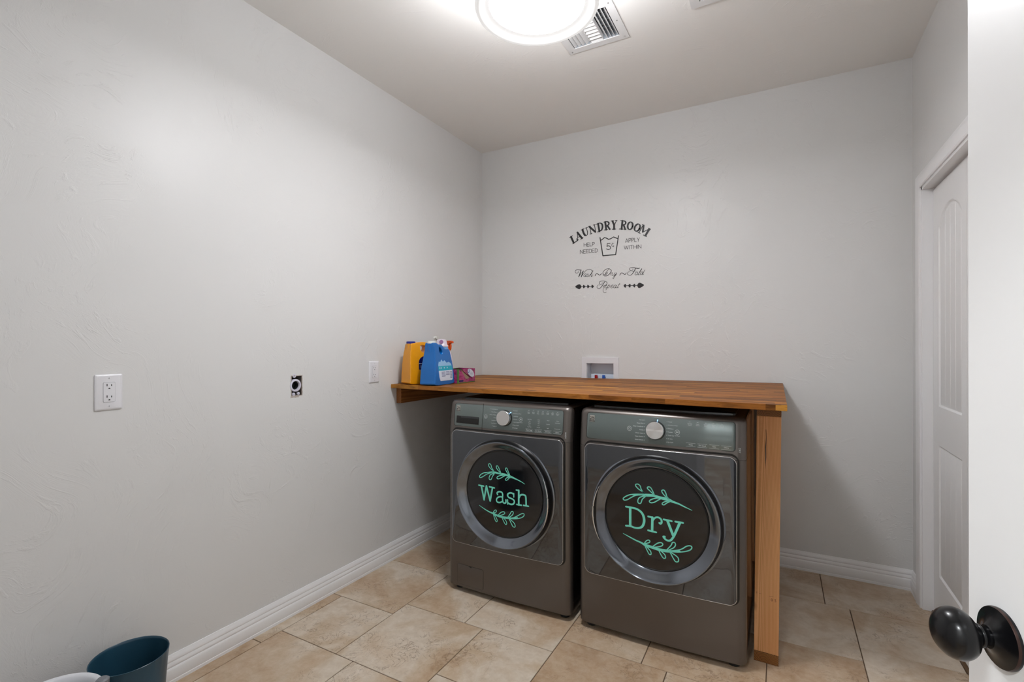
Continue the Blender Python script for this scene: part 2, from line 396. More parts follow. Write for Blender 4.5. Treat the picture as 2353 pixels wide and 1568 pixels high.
def rrect(x0, x1, z0, z1, r, seg=6):
    pts = []
    for cx, cz, a0 in ((x1-r, z1-r, 0), (x0+r, z1-r, PI/2), (x0+r, z0+r, PI), (x1-r, z0+r, 1.5*PI)):
        for k in range(seg+1): a = a0+PI/2*k/seg; pts.append((cx+r*math.cos(a), cz+r*math.sin(a)))
    return pts
def holed_panel(u0, u1, v0, v1, holes, t, f):
    """a wall slab seen from its face, with rectangular openings cut through it; f(u,v,d) -> xyz, d = depth behind the face"""
    bm = bmesh.new(); us = sorted({u0, u1, *[h[0] for h in holes], *[h[1] for h in holes]}); vs = sorted({v0, v1, *[h[2] for h in holes], *[h[3] for h in holes]})
    def inh(a, b): return any(h[0] < a < h[1] and h[2] < b < h[3] for h in holes)
    cache = {}
    def V(u, v, d):
        k = (round(u, 5), round(v, 5), d)
        if k not in cache: cache[k] = bm.verts.new(f(u, v, d))
        return cache[k]
    solid = {}
    for i in range(len(us)-1):
        for j in range(len(vs)-1): solid[i, j] = not inh((us[i]+us[i+1])/2, (vs[j]+vs[j+1])/2)
    for (i, j), s in solid.items():
        if not s: continue
        a, b, c, d = us[i], us[i+1], vs[j], vs[j+1]
        for D in (0, t): bm.faces.new((V(a, c, D), V(b, c, D), V(b, d, D), V(a, d, D)))
        for (di, dj), (p, q) in (((-1, 0), ((a, c), (a, d))), ((1, 0), ((b, c), (b, d))), ((0, -1), ((a, c), (b, c))), ((0, 1), ((a, d), (b, d)))):
            if not solid.get((i+di, j+dj), False):
                bm.faces.new((V(*p, 0), V(*q, 0), V(*q, t), V(*p, t)))
    return bm
W, D, H = ROOM_W, ROOM_D, ROOM_H
FY = 0.05       # room face of the front wall (doorway the camera looks through)
T = .12

# ------------------------------------------------------------------ setting
# floor: two-size tile pattern, true joint positions
bm = bmesh.new(); lay = bm.faces.layers.float_color.new('shade')
a_, b_ = .4385, .3390; g = .0013
FX0, FX1, FY0, FY1 = -T, W+.9, -1.9, D+T
def tile(x0, y0, s):
    x1, y1 = x0+s, y0+s
    X0, X1, Y0, Y1 = max(x0+g, FX0), min(x1-g, FX1), max(y0+g, FY0), min(y1-g, FY1)
    if X1-X0 < .004 or Y1-Y0 < .004: return
    e = .0012
    v = [bm.verts.new(c) for c in ((X0, Y0, -.0035), (X1, Y0, -.0035), (X1, Y1, -.0035), (X0, Y1, -.0035), (X0+e, Y0+e, 0), (X1-e, Y0+e, 0), (X1-e, Y1-e, 0), (X0+e, Y1-e, 0))]
    col = (random.random(), random.random(), random.random(), 1)
    for f in ((4, 5, 6, 7), (0, 1, 5, 4), (1, 2, 6, 5), (2, 3, 7, 6), (3, 0, 4, 7)):
        fc = bm.faces.new([v[i] for i in f]); fc[lay] = col
for m in range(-14, 15):
    for n in range(-14, 15):
        ox = .4110 + m*b_ + n*a_; oy = 1.4130 + m*a_ - n*b_
        tile(ox, oy, a_)                         # large square
        tile(ox+a_, oy+a_-b_, b_)                # small square beside its upper right corner
v = [bm.verts.new(c) for c in ((FX0, FY0, -.0022), (FX1, FY0, -.0022), (FX1, FY1, -.0022), (FX0, FY1, -.0022), (FX0, FY0, -.05), (FX1, FY0, -.05), (FX1, FY1, -.05), (FX0, FY1, -.05))]
for f in ((0, 1, 2, 3), (4, 5, 6, 7), (0, 1, 5, 4), (1, 2, 6, 5), (2, 3, 7, 6), (3, 0, 4, 7)): bm.faces.new([v[i] for i in f]).material_index = 1
struct(obj('floor', bm, [M['tile'], M['grout']]), 'beige travertine-look tile floor in two square sizes')
struct(obj('ceiling', holed_panel(-T, W+.9, -1.9, D+T, [(1.108, 1.361, 2.055, 2.295), (1.71, 1.905, 2.035, 2.225)], .1, lambda u, v, d: (u, v, H+d)), M['ceiling']), 'warm white textured ceiling')
OUT_HOLE = (1.517, 1.574, 1.029, 1.123)
struct(obj('wall_left', holed_panel(FY-T, D+T, 0, H, [OUT_HOLE], T, lambda u, v, d: (-d, u, v)), M['wall']), 'long pale plaster wall on the left')
BOXH = (.847, 1.040, .955, 1.1415)
struct(obj('wall_back', holed_panel(0, W+.9, 0, H, [BOXH], T, lambda u, v, d: (u, D+d, v)), M['wall']), 'pale plaster wall behind the washer and dryer')
CY0, CY1, CZ = 1.08, 3.006, 2.022
struct(obj('wall_right', holed_panel(FY-T, D, 0, H, [(CY0, CY1, 0, CZ)], T, lambda u, v, d: (W+d, u, v)), M['wall']), 'pale plaster wall on the right around the closet')
EX0, EX1, EZ = 1.62, 2.452, 2.045
struct(obj('wall_front', holed_panel(-T, W+T, 0, H, [(EX0, EX1, 0, EZ)], T, lambda u, v, d: (u, FY-d, v)), M['wall']), 'wall with the entry doorway')
# closet interior and hallway shells
struct(obj('wall_closet', holed_panel(0, D+T, 0, H, [], .05, lambda u, v, d: (W+.85+d, u, v)), M['wall']))
struct(obj('wall_hall_back', holed_panel(-.6, W+.9, 0, H, [], .05, lambda u, v, d: (u, -1.75-d, v)), M['wall']))
struct(obj('wall_hall_left', holed_panel(-1.9, FY-T, 0, H, [], .05, lambda u, v, d: (-.12-d, u, v)), M['wall']))
struct(obj('wall_hall_right', holed_panel(-1.9, FY-T, 0, H, [], .05, lambda u, v, d: (W+.85+d, u, v)), M['wall']))

def baseboard(name, p0, p1, nrm, label):
    prof = [(.0, 0), (.0150, 0), (.0150, .011), (.0135, .0135), (.0142, .016), (.0142, .050), (.0125, .056), (.0105, .059), (.0118, .062), (.0118, .068), (.0095, .074), (.0080, .078), (.0092, .081), (.0092, .085), (.0070, .093), (.0045, .099), (.0035, .1035), (0, .1035)]
    bm = bmesh.new(); p0, p1, nrm = Vector(p0), Vector(p1), Vector(nrm)
    loft(bm, [[p0+nrm*a+Vector((0, 0, z)) for a, z in prof], [p1+nrm*a+Vector((0, 0, z)) for a, z in prof]])
    return struct(obj(name, bm, M['trim'], smooth=25), label)
baseboard('baseboard_left', (0, FY, 0), (0, D, 0), (1, 0, 0), 'white moulded baseboard along the left wall')
baseboard('baseboard_back', (.015, D, 0), (W, D, 0), (0, -1, 0), 'white moulded baseboard along the back wall')
baseboard('baseboard_right', (W, CY1+.062, 0), (W, D-.015, 0), (-1, 0, 0), 'short white baseboard between closet casing and corner')
baseboard('baseboard_right_near', (W, FY, 0), (W, CY0-.062, 0), (-1, 0, 0), 'white baseboard beside the entry')

# closet door: casing, jamb, bifold leaves
def casing(name, u0, u1, z1, f, label, w=.060):
    """moulded casing round an opening; f(u, d, z)"""
    prof = [(0, 0), (0, .010), (.006, .013), (.012, .010), (.018, .011), (.040, .0155), (.052, .017), (w, .015), (w, 0)]   # (distance from the opening, proud)
    bm = bmesh.new()
    path = [(u0, 0, -1, 0), (u0, z1, -1, 1), (u1, z1, 1, 1), (u1, 0, 1, 0)]
    rings = [[f(u+du*a, -pz, z+dz*a) for a, pz in prof] for u, z, du, dz in path]
    loft(bm, rings)
    return struct(obj(name, bm, M['trim'], smooth=25), label)
casing('trim_1', CY0, CY1, CZ, lambda u, d, z: (W+d, u, z), 'white moulded casing around the closet opening')
bm = bmesh.new()
box(bm, W-.004, W+T, CY1-.014, CY1+.0005, 0, CZ); box(bm, W-.004, W+T, CY0-.0005, CY0+.014, 0, CZ); box(bm, W-.004, W+T, CY0, CY1, CZ-.014, CZ+.0005)
box(bm, W+.045, W+.065, CY0+.014, CY1-.014, CZ-.034, CZ-.014)
struct(obj('trim_2', bm, M['trim']), 'white jamb lining the closet opening')
bm = bx(W+.030, W+.075, CY0+.014, CY1-.014, 0, .006); struct(obj('trim_3', bm, simple('bronze_threshold', '#6e563f', .5)), 'brown threshold under the closet doors')
def panel_door_mesh(w, h, th, panels, step=.004, n=1, f=None, grooves=()):
    """slab with recessed moulded panels on both faces. panels: (u0,u1,z0,z1,arch) ; grid-displaced faces"""
    bm = bmesh.new()
    us = set([0, w]); zs = set([0, h])
    for p in panels:
        for e in (-.001, .006, .012, .018): us.add(p[0]+e); us.add(p[1]-e)
        for e in (-.001, .006, .012, .018): zs.add(p[2]+e); zs.add(p[3]-e)
        k = int((p[1]-p[0])/.014)
        for i in range(k+1): us.add(p[0]+(p[1]-p[0])*i/k)
        if p[4]:
            for i in range(16): zs.add(p[3]-(p[4]+.03)*i/15)
    for gx in grooves:
        for e in (-.004, -.002, 0, .002, .004): us.add(gx+e)
    us = sorted(us); zs = sorted(zs)
    us = [u for i, u in enumerate(us) if i == 0 or u-us[i-1] > 1e-4]; zs = [z for i, z in enumerate(zs) if i == 0 or z-zs[i-1] > 1e-4]
    def dep(u, z):
        for (a, b, c, d_, ar) in panels:
            if a <= u <= b and c <= z <= d_:
                top = d_
                if ar:
                    m = (a+b)/2; q = min(1, abs(u-m)/((b-a)/2)); top = d_-ar*(1-math.cos(q*PI/2)**.75)
                e = min(u-a, b-u, z-c, top-z)
                if e <= 0: return 0
                if e < .006: return .006*(e/.006)
                if e < .012: return .006
                if e < .018: return .006-.003*((e-.012)/.006)
                dd = .003
                for gx in grooves:
                    if abs(u-gx) < .004: dd = .003+.003*(1-abs(u-gx)/.004)
                return dd
        return 0
    fr = [[bm.verts.new(f(u, dep(u, z), z)) for z in zs] for u in us]
    bk = [[bm.verts.new(f(u, th-dep(u, z), z)) for z in zs] for u in us]
    for i in range(len(us)-1):
        for j in range(len(zs)-1):
            bm.faces.new((fr[i][j], fr[i+1][j], fr[i+1][j+1], fr[i][j+1])); bm.faces.new((bk[i][j], bk[i][j+1], bk[i+1][j+1], bk[i+1][j]))
    for i in range(len(us)-1):
        for j in (0, len(zs)-1): bm.faces.new((fr[i][j], fr[i+1][j], bk[i+1][j], bk[i][j]))
    for j in range(len(zs)-1):
        for i in (0, len(us)-1): bm.faces.new((fr[i][j], fr[i][j+1], bk[i][j+1], bk[i][j]))
    return bm
LW = (CY1-CY0-.028)/4-.003
closet = bpy.data.objects.new('door_1', None); COL.objects.link(closet); closet.location = (W+.037, CY1-.014, 0)
struct(closet, 'white bifold closet door with arched beadboard panels')
for k in range(4):
    y1 = -.0015-k*(LW+.003)
    fdoor = lambda u, d, z, y1=y1: (d, y1-u, z+.018)
    pw0, pw1 = .088, LW-.058
    if k % 2: pw0, pw1 = .058, LW-.088
    gr = [pw0+.018+(pw1-pw0-.036)*q for q in (.25, .5, .75)]
    bm = panel_door_mesh(LW, 1.978, .034, [(pw0, pw1, .186, .786, 0), (pw0, pw1, .966, 1.866, .085)], f=fdoor, grooves=gr)
    obj('door_leaf', bm, M['door'], closet, smooth=30)
bm = bmesh.new(); lathe(bm, [(.006, 0), (.006, -.018), (.015, -.024), (.016, -.034), (.008, -.038)], 24, 'X', (0, -.0015-(LW+.003)-LW+.05, .92), True, True)
obj('door_pull', bm, M['bronze'], closet, smooth=40)

# entry door: frame, slab swung open, knob
casing('trim_4', EX0, EX1, EZ, lambda u, d, z: (u, FY-d, z), 'white casing around the entry doorway')
bm = bmesh.new(); box(bm, EX0-.0005, EX0+.014, FY-T-.004, FY+.004, 0, EZ); box(bm, EX1-.014, EX1+.0005, FY-T-.004, FY+.004, 0, EZ); box(bm, EX0, EX1, FY-T-.004, FY+.004, EZ-.014, EZ+.0005)
struct(obj('trim_5', bm, M['trim']), 'white jamb of the entry doorway')
KN = Vector((2.2378, .7672)); UD = Vector((-.277, .961)).normalized(); ND = Vector((-.961, -.277)).normalized()
BACKSET = .0555; DW = .775
E0 = KN + UD*BACKSET
entry = bpy.data.objects.new('door_2', None); COL.objects.link(entry); hinge = E0-UD*DW; entry.location = (hinge.x, hinge.y, 0)
struct(entry, 'white entry door standing open at the right edge with a dark knob')
def fentry(u, d, z):
    p = UD*u - ND*d
    return (p.x, p.y, z+.012)
bm = panel_door_mesh(DW, 2.02, .035, [(.115, DW-.115, .22, .84, 0), (.115, DW-.115, 1.0, 1.88, .12)], f=fentry, grooves=[DW*.3, DW*.4, DW*.5, DW*.6, DW*.7])
obj('door_slab', bm, M['door'], entry, smooth=30)
def knob_side(sign, label):
    base = UD*(DW-BACKSET) + (ND*0 if sign > 0 else -ND*.035)
    nx = ND*sign
    def place(bm):
        M3 = Matrix(((nx.x, -nx.y, 0, base.x), (nx.y, nx.x, 0, base.y), (0, 0, 1, .93), (0, 0, 0, 1)))
        bmesh.ops.transform(bm, matrix=M3, verts=bm.verts)
        return bm
    kb = bmesh.new()
    lathe(kb, catmull([(.0105, .010), (.0100, .018), (.0125, .021), (.0125, .024), (.0110, .026), (.0170, .029), (.0235, .034), (.0272, .040), (.0285, .046), (.0272, .053), (.0235, .059), (.0165, .0645), (.008, .0675), (.001, .068)], False, 4), 96, 'X', cap1=True, cap0=True)
    k = obj('door_knob', place(kb), M['bronze'], entry, smooth=50)
    rb = bmesh.new()
    rg = lathe(rb, [(.0330, 0), (.0335, .003), (.0325, .0055), (.0290, .0062), (.0240, .0075), (.0175, .0105), (.0135, .0140), (.0125, .0150)], 64, 'X', cap1=True, cap0=True, mi=[0, 1, 0, 0, 0, 0, 0])
    r = obj('rosette', place(rb), [M['bronze'], M['copper']], entry, smooth=40)
knob_side(1, ''); knob_side(-1, '')
bm = bmesh.new(); c = UD*DW - ND*.0175
box(bm, -.0012, .0012, -.0125, .0125, .90, .958); bmesh.ops.transform(bm, matrix=Matrix.Translation((c.x, c.y, 0)) @ Matrix.Rotation(math.atan2(UD.y, UD.x), 4, 'Z'), verts=bm.verts)
obj('latch_plate', bm, M['bronze'], entry)
for z in (.25, 1.02, 1.8):
    bm = bmesh.new(); lathe(bm, [(.006, z-.045), (.006, z+.045)], 12, 'Z', (-.0, .0, 0), True, True)
    bmesh.ops.translate(bm, vec=Vector((ND.x*.004, ND.y*.004, 0)), verts=bm.verts); obj('hinge', bm, M['bronze'], entry, smooth=40)
# hallway behind the camera, seen only in reflections
hall = bpy.data.objects.new('door_3', None); COL.objects.link(hall); hall.location = (1.25, -1.75, 0); struct(hall, 'white panelled hallway door')
obj('door_slab', panel_door_mesh(.81, 2.03, .04, [(.11, .70, .2, .85, 0), (.11, .70, 1.0, 1.88, .12)], f=lambda u, d, z: (u, .045-d, z)), M['door'], hall, smooth=30)
casing('trim_6', 1.245, 2.065, 2.035, lambda u, d, z: (u, -1.75-d, z), 'white casing of the hallway door')
baseboard('baseboard_hall', (-.12, -1.75, 0), (1.18, -1.75, 0), (0, 1, 0), 'white baseboard in the hallway')
hl = thing('hall_fill_light', 'unseen round white light added in the hallway behind the camera as fill', 'light', (1.6, -.95, H))  # unseen lamp, added to fill the room and brighten the reflections
bm = bmesh.new(); lathe(bm, [(.19, 0), (.19, -.03), (.17, -.05)], 40, 'Z', cap0=True); obj('lamp_base', bm, M['plate'], hl, smooth=40)
bm = bmesh.new(); lathe(bm, [(.168, -.05), (.15, -.075), (.1, -.092), (.01, -.098)], 40, 'Z', cap1=True); obj('lamp_diffuser', bm, M['hallfill'], hl, smooth=40)

# ------------------------------------------------------------------ ceiling fixtures
lamp = thing('ceiling_light', 'round white frosted glass ceiling light, lit, near the vent', 'light', (1.257, 1.567, H))
bm = bmesh.new(); lathe(bm, [(.075, 0), (.075, -.012), (.05, -.022), (.014, -.03), (.014, -.17)], 40, 'Z', cap0=True, cap1=True); obj('canopy', bm, M['plate'], lamp, smooth=40)
bm = bmesh.new()
lathe(bm, [(.020, -.150), (.10, -.158), (.160, -.180), (.196, -.212), (.2135, -.226), (.2145, -.248), (.2150, -.266), (.2185, -.270), (.2195, -.2765), (.2170, -.2825), (.2090, -.2850), (.2010, -.2830), (.1960, -.2770), (.1920, -.2735), (.1800, -.2690), (.1700, -.2665)], 96, 'Z', cap0=True, mi=[2, 2, 2, 2, 1, 1]+[0]*9)
obj('glass_shade', bm, [M['frost'], M['shadeside'], M['shadetop']], lamp, smooth=60)
bm = bmesh.new(); lathe(bm, [(.1705, -.2665), (.15, -.2685), (.11, -.2700), (.002, -.2710)], 72, 'Z', cap1=True, mi=[0, 0, 1]); obj('lamp_diffuser', bm, [M['diffuser'], M['bulbglow']], lamp, smooth=60)

vent = thing('ceiling_vent', 'square white louvred air vent beside the round ceiling light', 'vent', (1.2345, 2.175, H))
vx, vy = .1515, .1475
bm = holed_panel(-vx, vx, -vy, vy, [(-.1145, .1145, -.112, .112)], .004, lambda u, v, d: (u, v, -.005+d)); obj('vent_frame', bm, M['ventmetal'], vent)
bm = holed_panel(-.1145-.010, .1145+.010, -.119, .119, [(-.1145, .1145, -.112, .112)], .09, lambda u, v, d: (u, v, -.001+d)); obj('vent_throat', bm, M['duct'], vent)
bm = bx(-.1145, .1145, -.112, .112, .085, .089); obj('duct_back', bm, M['slot'], vent)
def slat_along_y(x, tilt, y0=-.110, y1=.110):
    bm = bmesh.new(); dx = tilt; t = .0008
    loft(bm, [[(x-dx, y, -.003), (x-dx+t*2, y, -.003), (x+dx+t*2, y, .022), (x+dx, y, .022)] for y in (y0, y1)]); return bm
def slat_along_x(y, tilt, x0, x1):
    bm = bmesh.new(); t = .0008
    loft(bm, [[(x, y-tilt, -.003), (x, y-tilt+t*2, -.003), (x, y+tilt+t*2, .018), (x, y+tilt, .018)] for x in (x0, x1)]); return bm
for x in (-.100, -.080, -.060, -.040): obj('louver', slat_along_y(x, .011), M['ventmetal'], vent)
for x in (.048, .065, .082, .099): obj('louver', slat_along_y(x, -.009), M['ventmetal'], vent)
for k in range(9): obj('louver', slat_along_x(-.098+k*.0245, -.0115, -.026, .032), M['ventmetal'], vent)
for x in (-.028, .034): obj('divider', bx(x-.0012, x+.0012, -.11, .11, -.003, .02), M['ventmetal'], vent)
for k in range(8): obj('damper_blade', bx(.04, .112, -.098+k*.028, -.0905+k*.028, .028, .040), M['duct'], vent)
for x, y in ((-.133, -.13), (.133, -.13), (-.133, .13), (.133, .13), (.133, 0)):
    bm = bmesh.new(); lathe(bm, [(.0035, -.005), (.0032, -.0068), (.001, -.0072)], 12, 'Z', (x, y, 0), cap1=True); obj('screw', bm, M['chrome'], vent)
ven2 = thing('exhaust_grille', 'white exhaust fan grille at the top edge right of the ceiling light', 'vent', (1.8075, 2.130, H))
obj('grille_frame', holed_panel(-.1305, .1305, -.127, .127, [(-.094, .094, -.091, .091)], .010, lambda u, v, d: (u, v, -.010+d)), M['ventmetal'], ven2)
obj('housing', holed_panel(-.0975, .0975, -.095, .095, [(-.094, .094, -.091, .091)], .09, lambda u, v, d: (u, v, 0+d)), M['duct'], ven2)
obj('housing_back', bx(-.0975, .0975, -.095, .095, .09, .094), M['slot'], ven2)
for k in range(13): obj('grille_bar', bx(-.0885+k*.0145, -.0835+k*.0145, -.091, .091, -.009, -.003), M['ventmetal'], ven2)

# ------------------------------------------------------------------ wall fittings on the left wall
def outlet(name, yc, zc, w, h, label):
    o = thing(name, label, 'outlet', (0, yc, zc))
    # local: y along the wall, z up, x out of the wall
    bm = bmesh.new(); rs = []
    for x, ins in ((0, 0), (.0035, 0), (.0055, .0025), (.0065, .006)):
        rs.append([(x, a, b) for a, b in rrect(-w/2+ins, w/2-ins, -h/2+ins, h/2-ins, .003, 3)])
    loft(bm, rs); obj('cover_plate', bm, M['plate'], o, smooth=30)
    bm = bmesh.new(); loft(bm, [[(x, a, b) for a, b in rrect(-.0172-e, .0172+e, -.0337-e, .0337+e, .004, 4)] for x, e in ((.0060, .0004), (.0067, .0004))]); obj('seam', bm, M['seam'], o)
    bm = bmesh.new(); loft(bm, [[(x, a, b) for a, b in rrect(-.0167, .0167, -.0332, .0332, .0035, 4)] for x in (.0060, .0078)]); r = obj('receptacle', bm, M['plate'], o)
    for s in (1, -1):
        zc_ = s*.0195
        for y, hh in ((-.0065, .0080), (.0065, .0062)):
            obj('slot', bx(.0070, .0081, y-.0012, y+.0012, zc_+.001, zc_+.001+hh), M['slot'], r)
        pts = [(.0028*math.cos(a), .0030*math.sin(a)) for a in [PI*k/8 for k in range(9)]]
        bm = bmesh.new(); loft(bm, [[(x, a, zc_-.0085+b*1.3) for a, b in pts] for x in (.0070, .0081)]); obj('ground_slot', bm, M['slot'], r)
    for z in (-.048, .048):
        bm = bmesh.new(); lathe(bm, [(.0032, .006), (.003, .0074), (.001, .0078)], 14, 'X', (0, 0, z), cap1=True); obj('screw', bm, M['plate'], o)
        obj('screw_slot', bx(.0076, .0081, -.0004, .0004, z-.0025, z+.0025), M['greyplastic'], o)
outlet('wall_outlet', .8025, 1.1095, .079, .121, 'large white outlet on the left wall above the teal bin')
outlet('wall_outlet', 2.0485, 1.1165, .0755, .1205, 'small white outlet on the left wall close to the wooden counter')
ob = thing('open_junction_box', 'uncovered electrical box with white conduit end in the left wall', 'junction box', (0, 1.5455, 1.076))
bm = bmesh.new(); box(bm, -.075, -.071, -.0285, .0285, -.047, .047); box(bm, -.071, -.002, -.0285, -.0270, -.047, .047); box(bm, -.071, -.002, .0270, .0285, -.047, .047); box(bm, -.071, -.002, -.027, .027, -.047, -.0455); box(bm, -.071, -.002, -.027, .027, .0455, .047)
obj('box_shell', bm, M['boxbrown'], ob)
bm = bmesh.new(); lathe(bm, [(.0285, -.03), (.0300, -.004), (.0295, .0025), (.0275, .0035), (.0215, .0035), (.0205, .001), (.0205, -.03)], 40, 'X', (0, -.0065, .0015)); obj('conduit_end', bm, M['pipe'], ob, smooth=40)
bm = bmesh.new(); lathe(bm, [(.0170, -.028), (.0182, -.008), (.0195, -.006), (.0206, -.008)], 32, 'X', (0, -.0065, .0015), cap0=True); obj('conduit_core', bm, M['slot'], ob, smooth=40)
for y, z, s in ((-.012, .047, .009), (-.016, -.040, .008), (.010, -.038, .007)):
    bm = bmesh.new(); lathe(bm, [(s, -.006), (s, .001), (s*.5, .002), (s*.35, -.001)], 12, 'X', (0, y, z), cap1=True); obj('screw_boss', bm, M['pipe'], ob)
bm = bmesh.new(); random.seed(3); pts = []
edge = [(-.0300+.06*k/11, .0475) for k in range(12)]+[(.0300, .0475-.095*k/11) for k in range(1, 12)]+[(.03-.06*k/11, -.0475) for k in range(1, 12)]+[(-.03, -.0475+.095*k/11) for k in range(1, 11)]
ring = [(y*(1+random.uniform(.0, .12))+.0, z*(1+random.uniform(0, .06))-(.006 if z < -.04 and y < .01 else 0)) for y, z in edge]
inn = [(y*.945, z*.965) for y, z in edge]
A = [bm.verts.new((.0009, y, z)) for y, z in ring]; B = [bm.verts.new((.0014, y, z)) for y, z in inn]
Cc = [bm.verts.new((-.012, y, z)) for y, z in inn]; G = [bm.verts.new((-.0002, y*1.01, z*1.01)) for y, z in ring]
n = len(A)
for i in range(n):
    j = (i+1) % n; bm.faces.new((A[i], A[j], B[j], B[i])); bm.faces.new((B[i], B[j], Cc[j], Cc[i])); bm.faces.new((A[i], A[j], G[j], G[i]))
obj('broken_plaster_edge', bm, M['raw'], ob)

# washing machine supply box in the back wall
wb = thing('supply_valve_box', 'white recessed water supply box in the back wall behind the counter', 'valve box', (.9437, D, 1.06))
bm = holed_panel(-.129, .129, -.125, .1220, [(-.0955, .0945, -.095, .0815)], .009, lambda u, v, d: (u, -.009+d, v)); obj('box_frame', bm, M['plate'], wb)
bm = bmesh.new(); box(bm, -.0955, .0945, .085, .088, -.104, .0815); box(bm, -.0967, -.0937, 0, .088, -.104, .0815); box(bm, .0932, .0962, 0, .088, -.104, .0815); box(bm, -.0955, .0945, 0, .088, .0800, .0815); box(bm, -.0955, .0945, 0, .088, -.104, -.100)
obj('box_recess', bm, M['plate'], wb)
obj('valve_base', bx(-.066, .0925, .004, .070, -.099, .0065, bev=.003), M['valvebase'], wb)
for x, m, nm in ((-.024, M['red'], 'red_valve_handle'), (.029, M['bluevalve'], 'blue_valve_handle')):
    bm = bmesh.new(); lathe(bm, [(.009, -.010), (.0098, -.012), (.0098, -.026), (.008, -.028)], 16, 'Y', (x, .01, -.013), cap1=True); box(bm, x-.0095, x+.0095, -.02, -.010, -.020, .003, bev=.002); o_ = obj(nm, bm, m, wb, smooth=40)
    bm = bmesh.new(); lathe(bm, [(.006, .006), (.006, -.012)], 14, 'Y', (x, 0, -.013), cap1=True); obj('valve_stem', bm, M['chrome'], wb)

# lettering outlines: (kind, widths, points), millimetres on the surface they stick to
WASH_WORD = [('l',[7.42],[(-136.1,24.4),(-107.0,23.4)]),('l',[8.91],[(-120.8,22.2),(-105.2,-43.7)]),('l',[8.91],[(-105.2,-43.7),(-91.3,26.3)]),('l',[8.91],[(-91.3,26.3),(-70.1,-44.2)]),('l',[8.91],[(-70.1,-44.2),(-56.4,22.9)]),('l',[7.42],[(-74.0,24.7),(-45.6,23.3)]),('s',[7.42],[(-27.4,-6.8),(-30.6,-0.1),(-24.1,6.6),(-14.8,9.1),(-3.4,7.3),(1.1,-3.5),(0.3,-19.7),(2.4,-37.8),(10.3,-43.0),(18.2,-38.8),(19.5,-26.0)]),('s',[7.42],[(-0.2,-14.8),(-13.5,-15.3),(-26.9,-21.5),(-33.6,-32.9),(-29.6,-42.7),(-16.2,-44.1),(-1.6,-37.3)]),('l',[6.43],[(62.5,-5.4),(62.5,11.8)]),('s',[7.67],[(61.2,7.5),(52.2,11.9),(40.5,10.9),(30.1,4.1),(29.3,-5.1),(36.6,-12.0),(54.7,-16.1),(64.5,-22.6),(65.0,-31.6),(58.6,-40.1),(46.9,-43.0),(35.2,-40.8),(29.2,-36.0)]),('l',[6.43],[(28.2,-24.2),(28.7,-44.7)]),('l',[6.93],[(76.2,30.1),(89.5,30.2)]),('l',[9.4],[(89.5,29.7),(89.4,-39.1)]),('l',[7.42],[(78.4,-38.6),(103.9,-38.5)]),('s',[8.17],[(92.0,-3.8),(97.1,7.1),(107.3,12.4),(121.2,11.8),(127.4,3.7),(129.1,-35.2)]),('l',[7.42],[(115.3,-37.1),(141.2,-37.3)])]
WASH_TOP = [('s',[2.23,4.45,5.94,9.9,9.9,10.39,8.41,9.4,4.95,3.96],[(122.0,64.6),(98.5,74.9),(75.5,82.0),(47.1,89.7),(28.9,93.8),(7.9,96.1),(-18.6,97.4),(-48.1,99.5),(-78.0,95.6),(-100.0,89.6)]),('s',[3.96],[(-45.4,102.2),(-65.7,114.8),(-78.0,127.3),(-78.5,135.4),(-71.1,138.6),(-64.3,132.4),(-60.3,120.1),(-45.4,102.2)]),('s',[3.96],[(-8.0,99.9),(-25.3,112.7),(-34.6,125.5),(-33.3,131.9),(-26.6,132.9),(-21.3,125.9),(-15.9,115.0),(-8.0,99.9)]),('s',[3.96],[(43.2,91.5),(26.3,107.6),(17.7,121.4),(18.5,127.7),(25.0,128.0),(30.2,117.2),(36.8,104.4),(43.2,91.5)]),('s',[4.21],[(-56.3,98.5),(-97.2,92.3),(-119.3,82.4),(-130.5,71.6),(-130.5,64.5),(-120.8,65.1),(-106.9,73.4),(-86.2,86.6),(-56.3,97.3)]),('s',[4.21],[(-48.2,93.7),(-67.1,85.5),(-75.3,71.6),(-74.0,61.3),(-65.8,61.2),(-60.4,68.9),(-56.3,78.7),(-45.5,92.9)]),('s',[4.21],[(10.5,93.0),(-13.3,87.7),(-28.0,80.1),(-30.7,72.8),(-24.0,70.2),(-10.7,75.4),(5.2,85.5),(18.4,92.9)]),('s',[3.96],[(47.1,87.4),(28.9,84.6),(17.1,74.4),(18.4,69.3),(26.2,71.0),(36.7,81.5),(47.1,86.3)])]
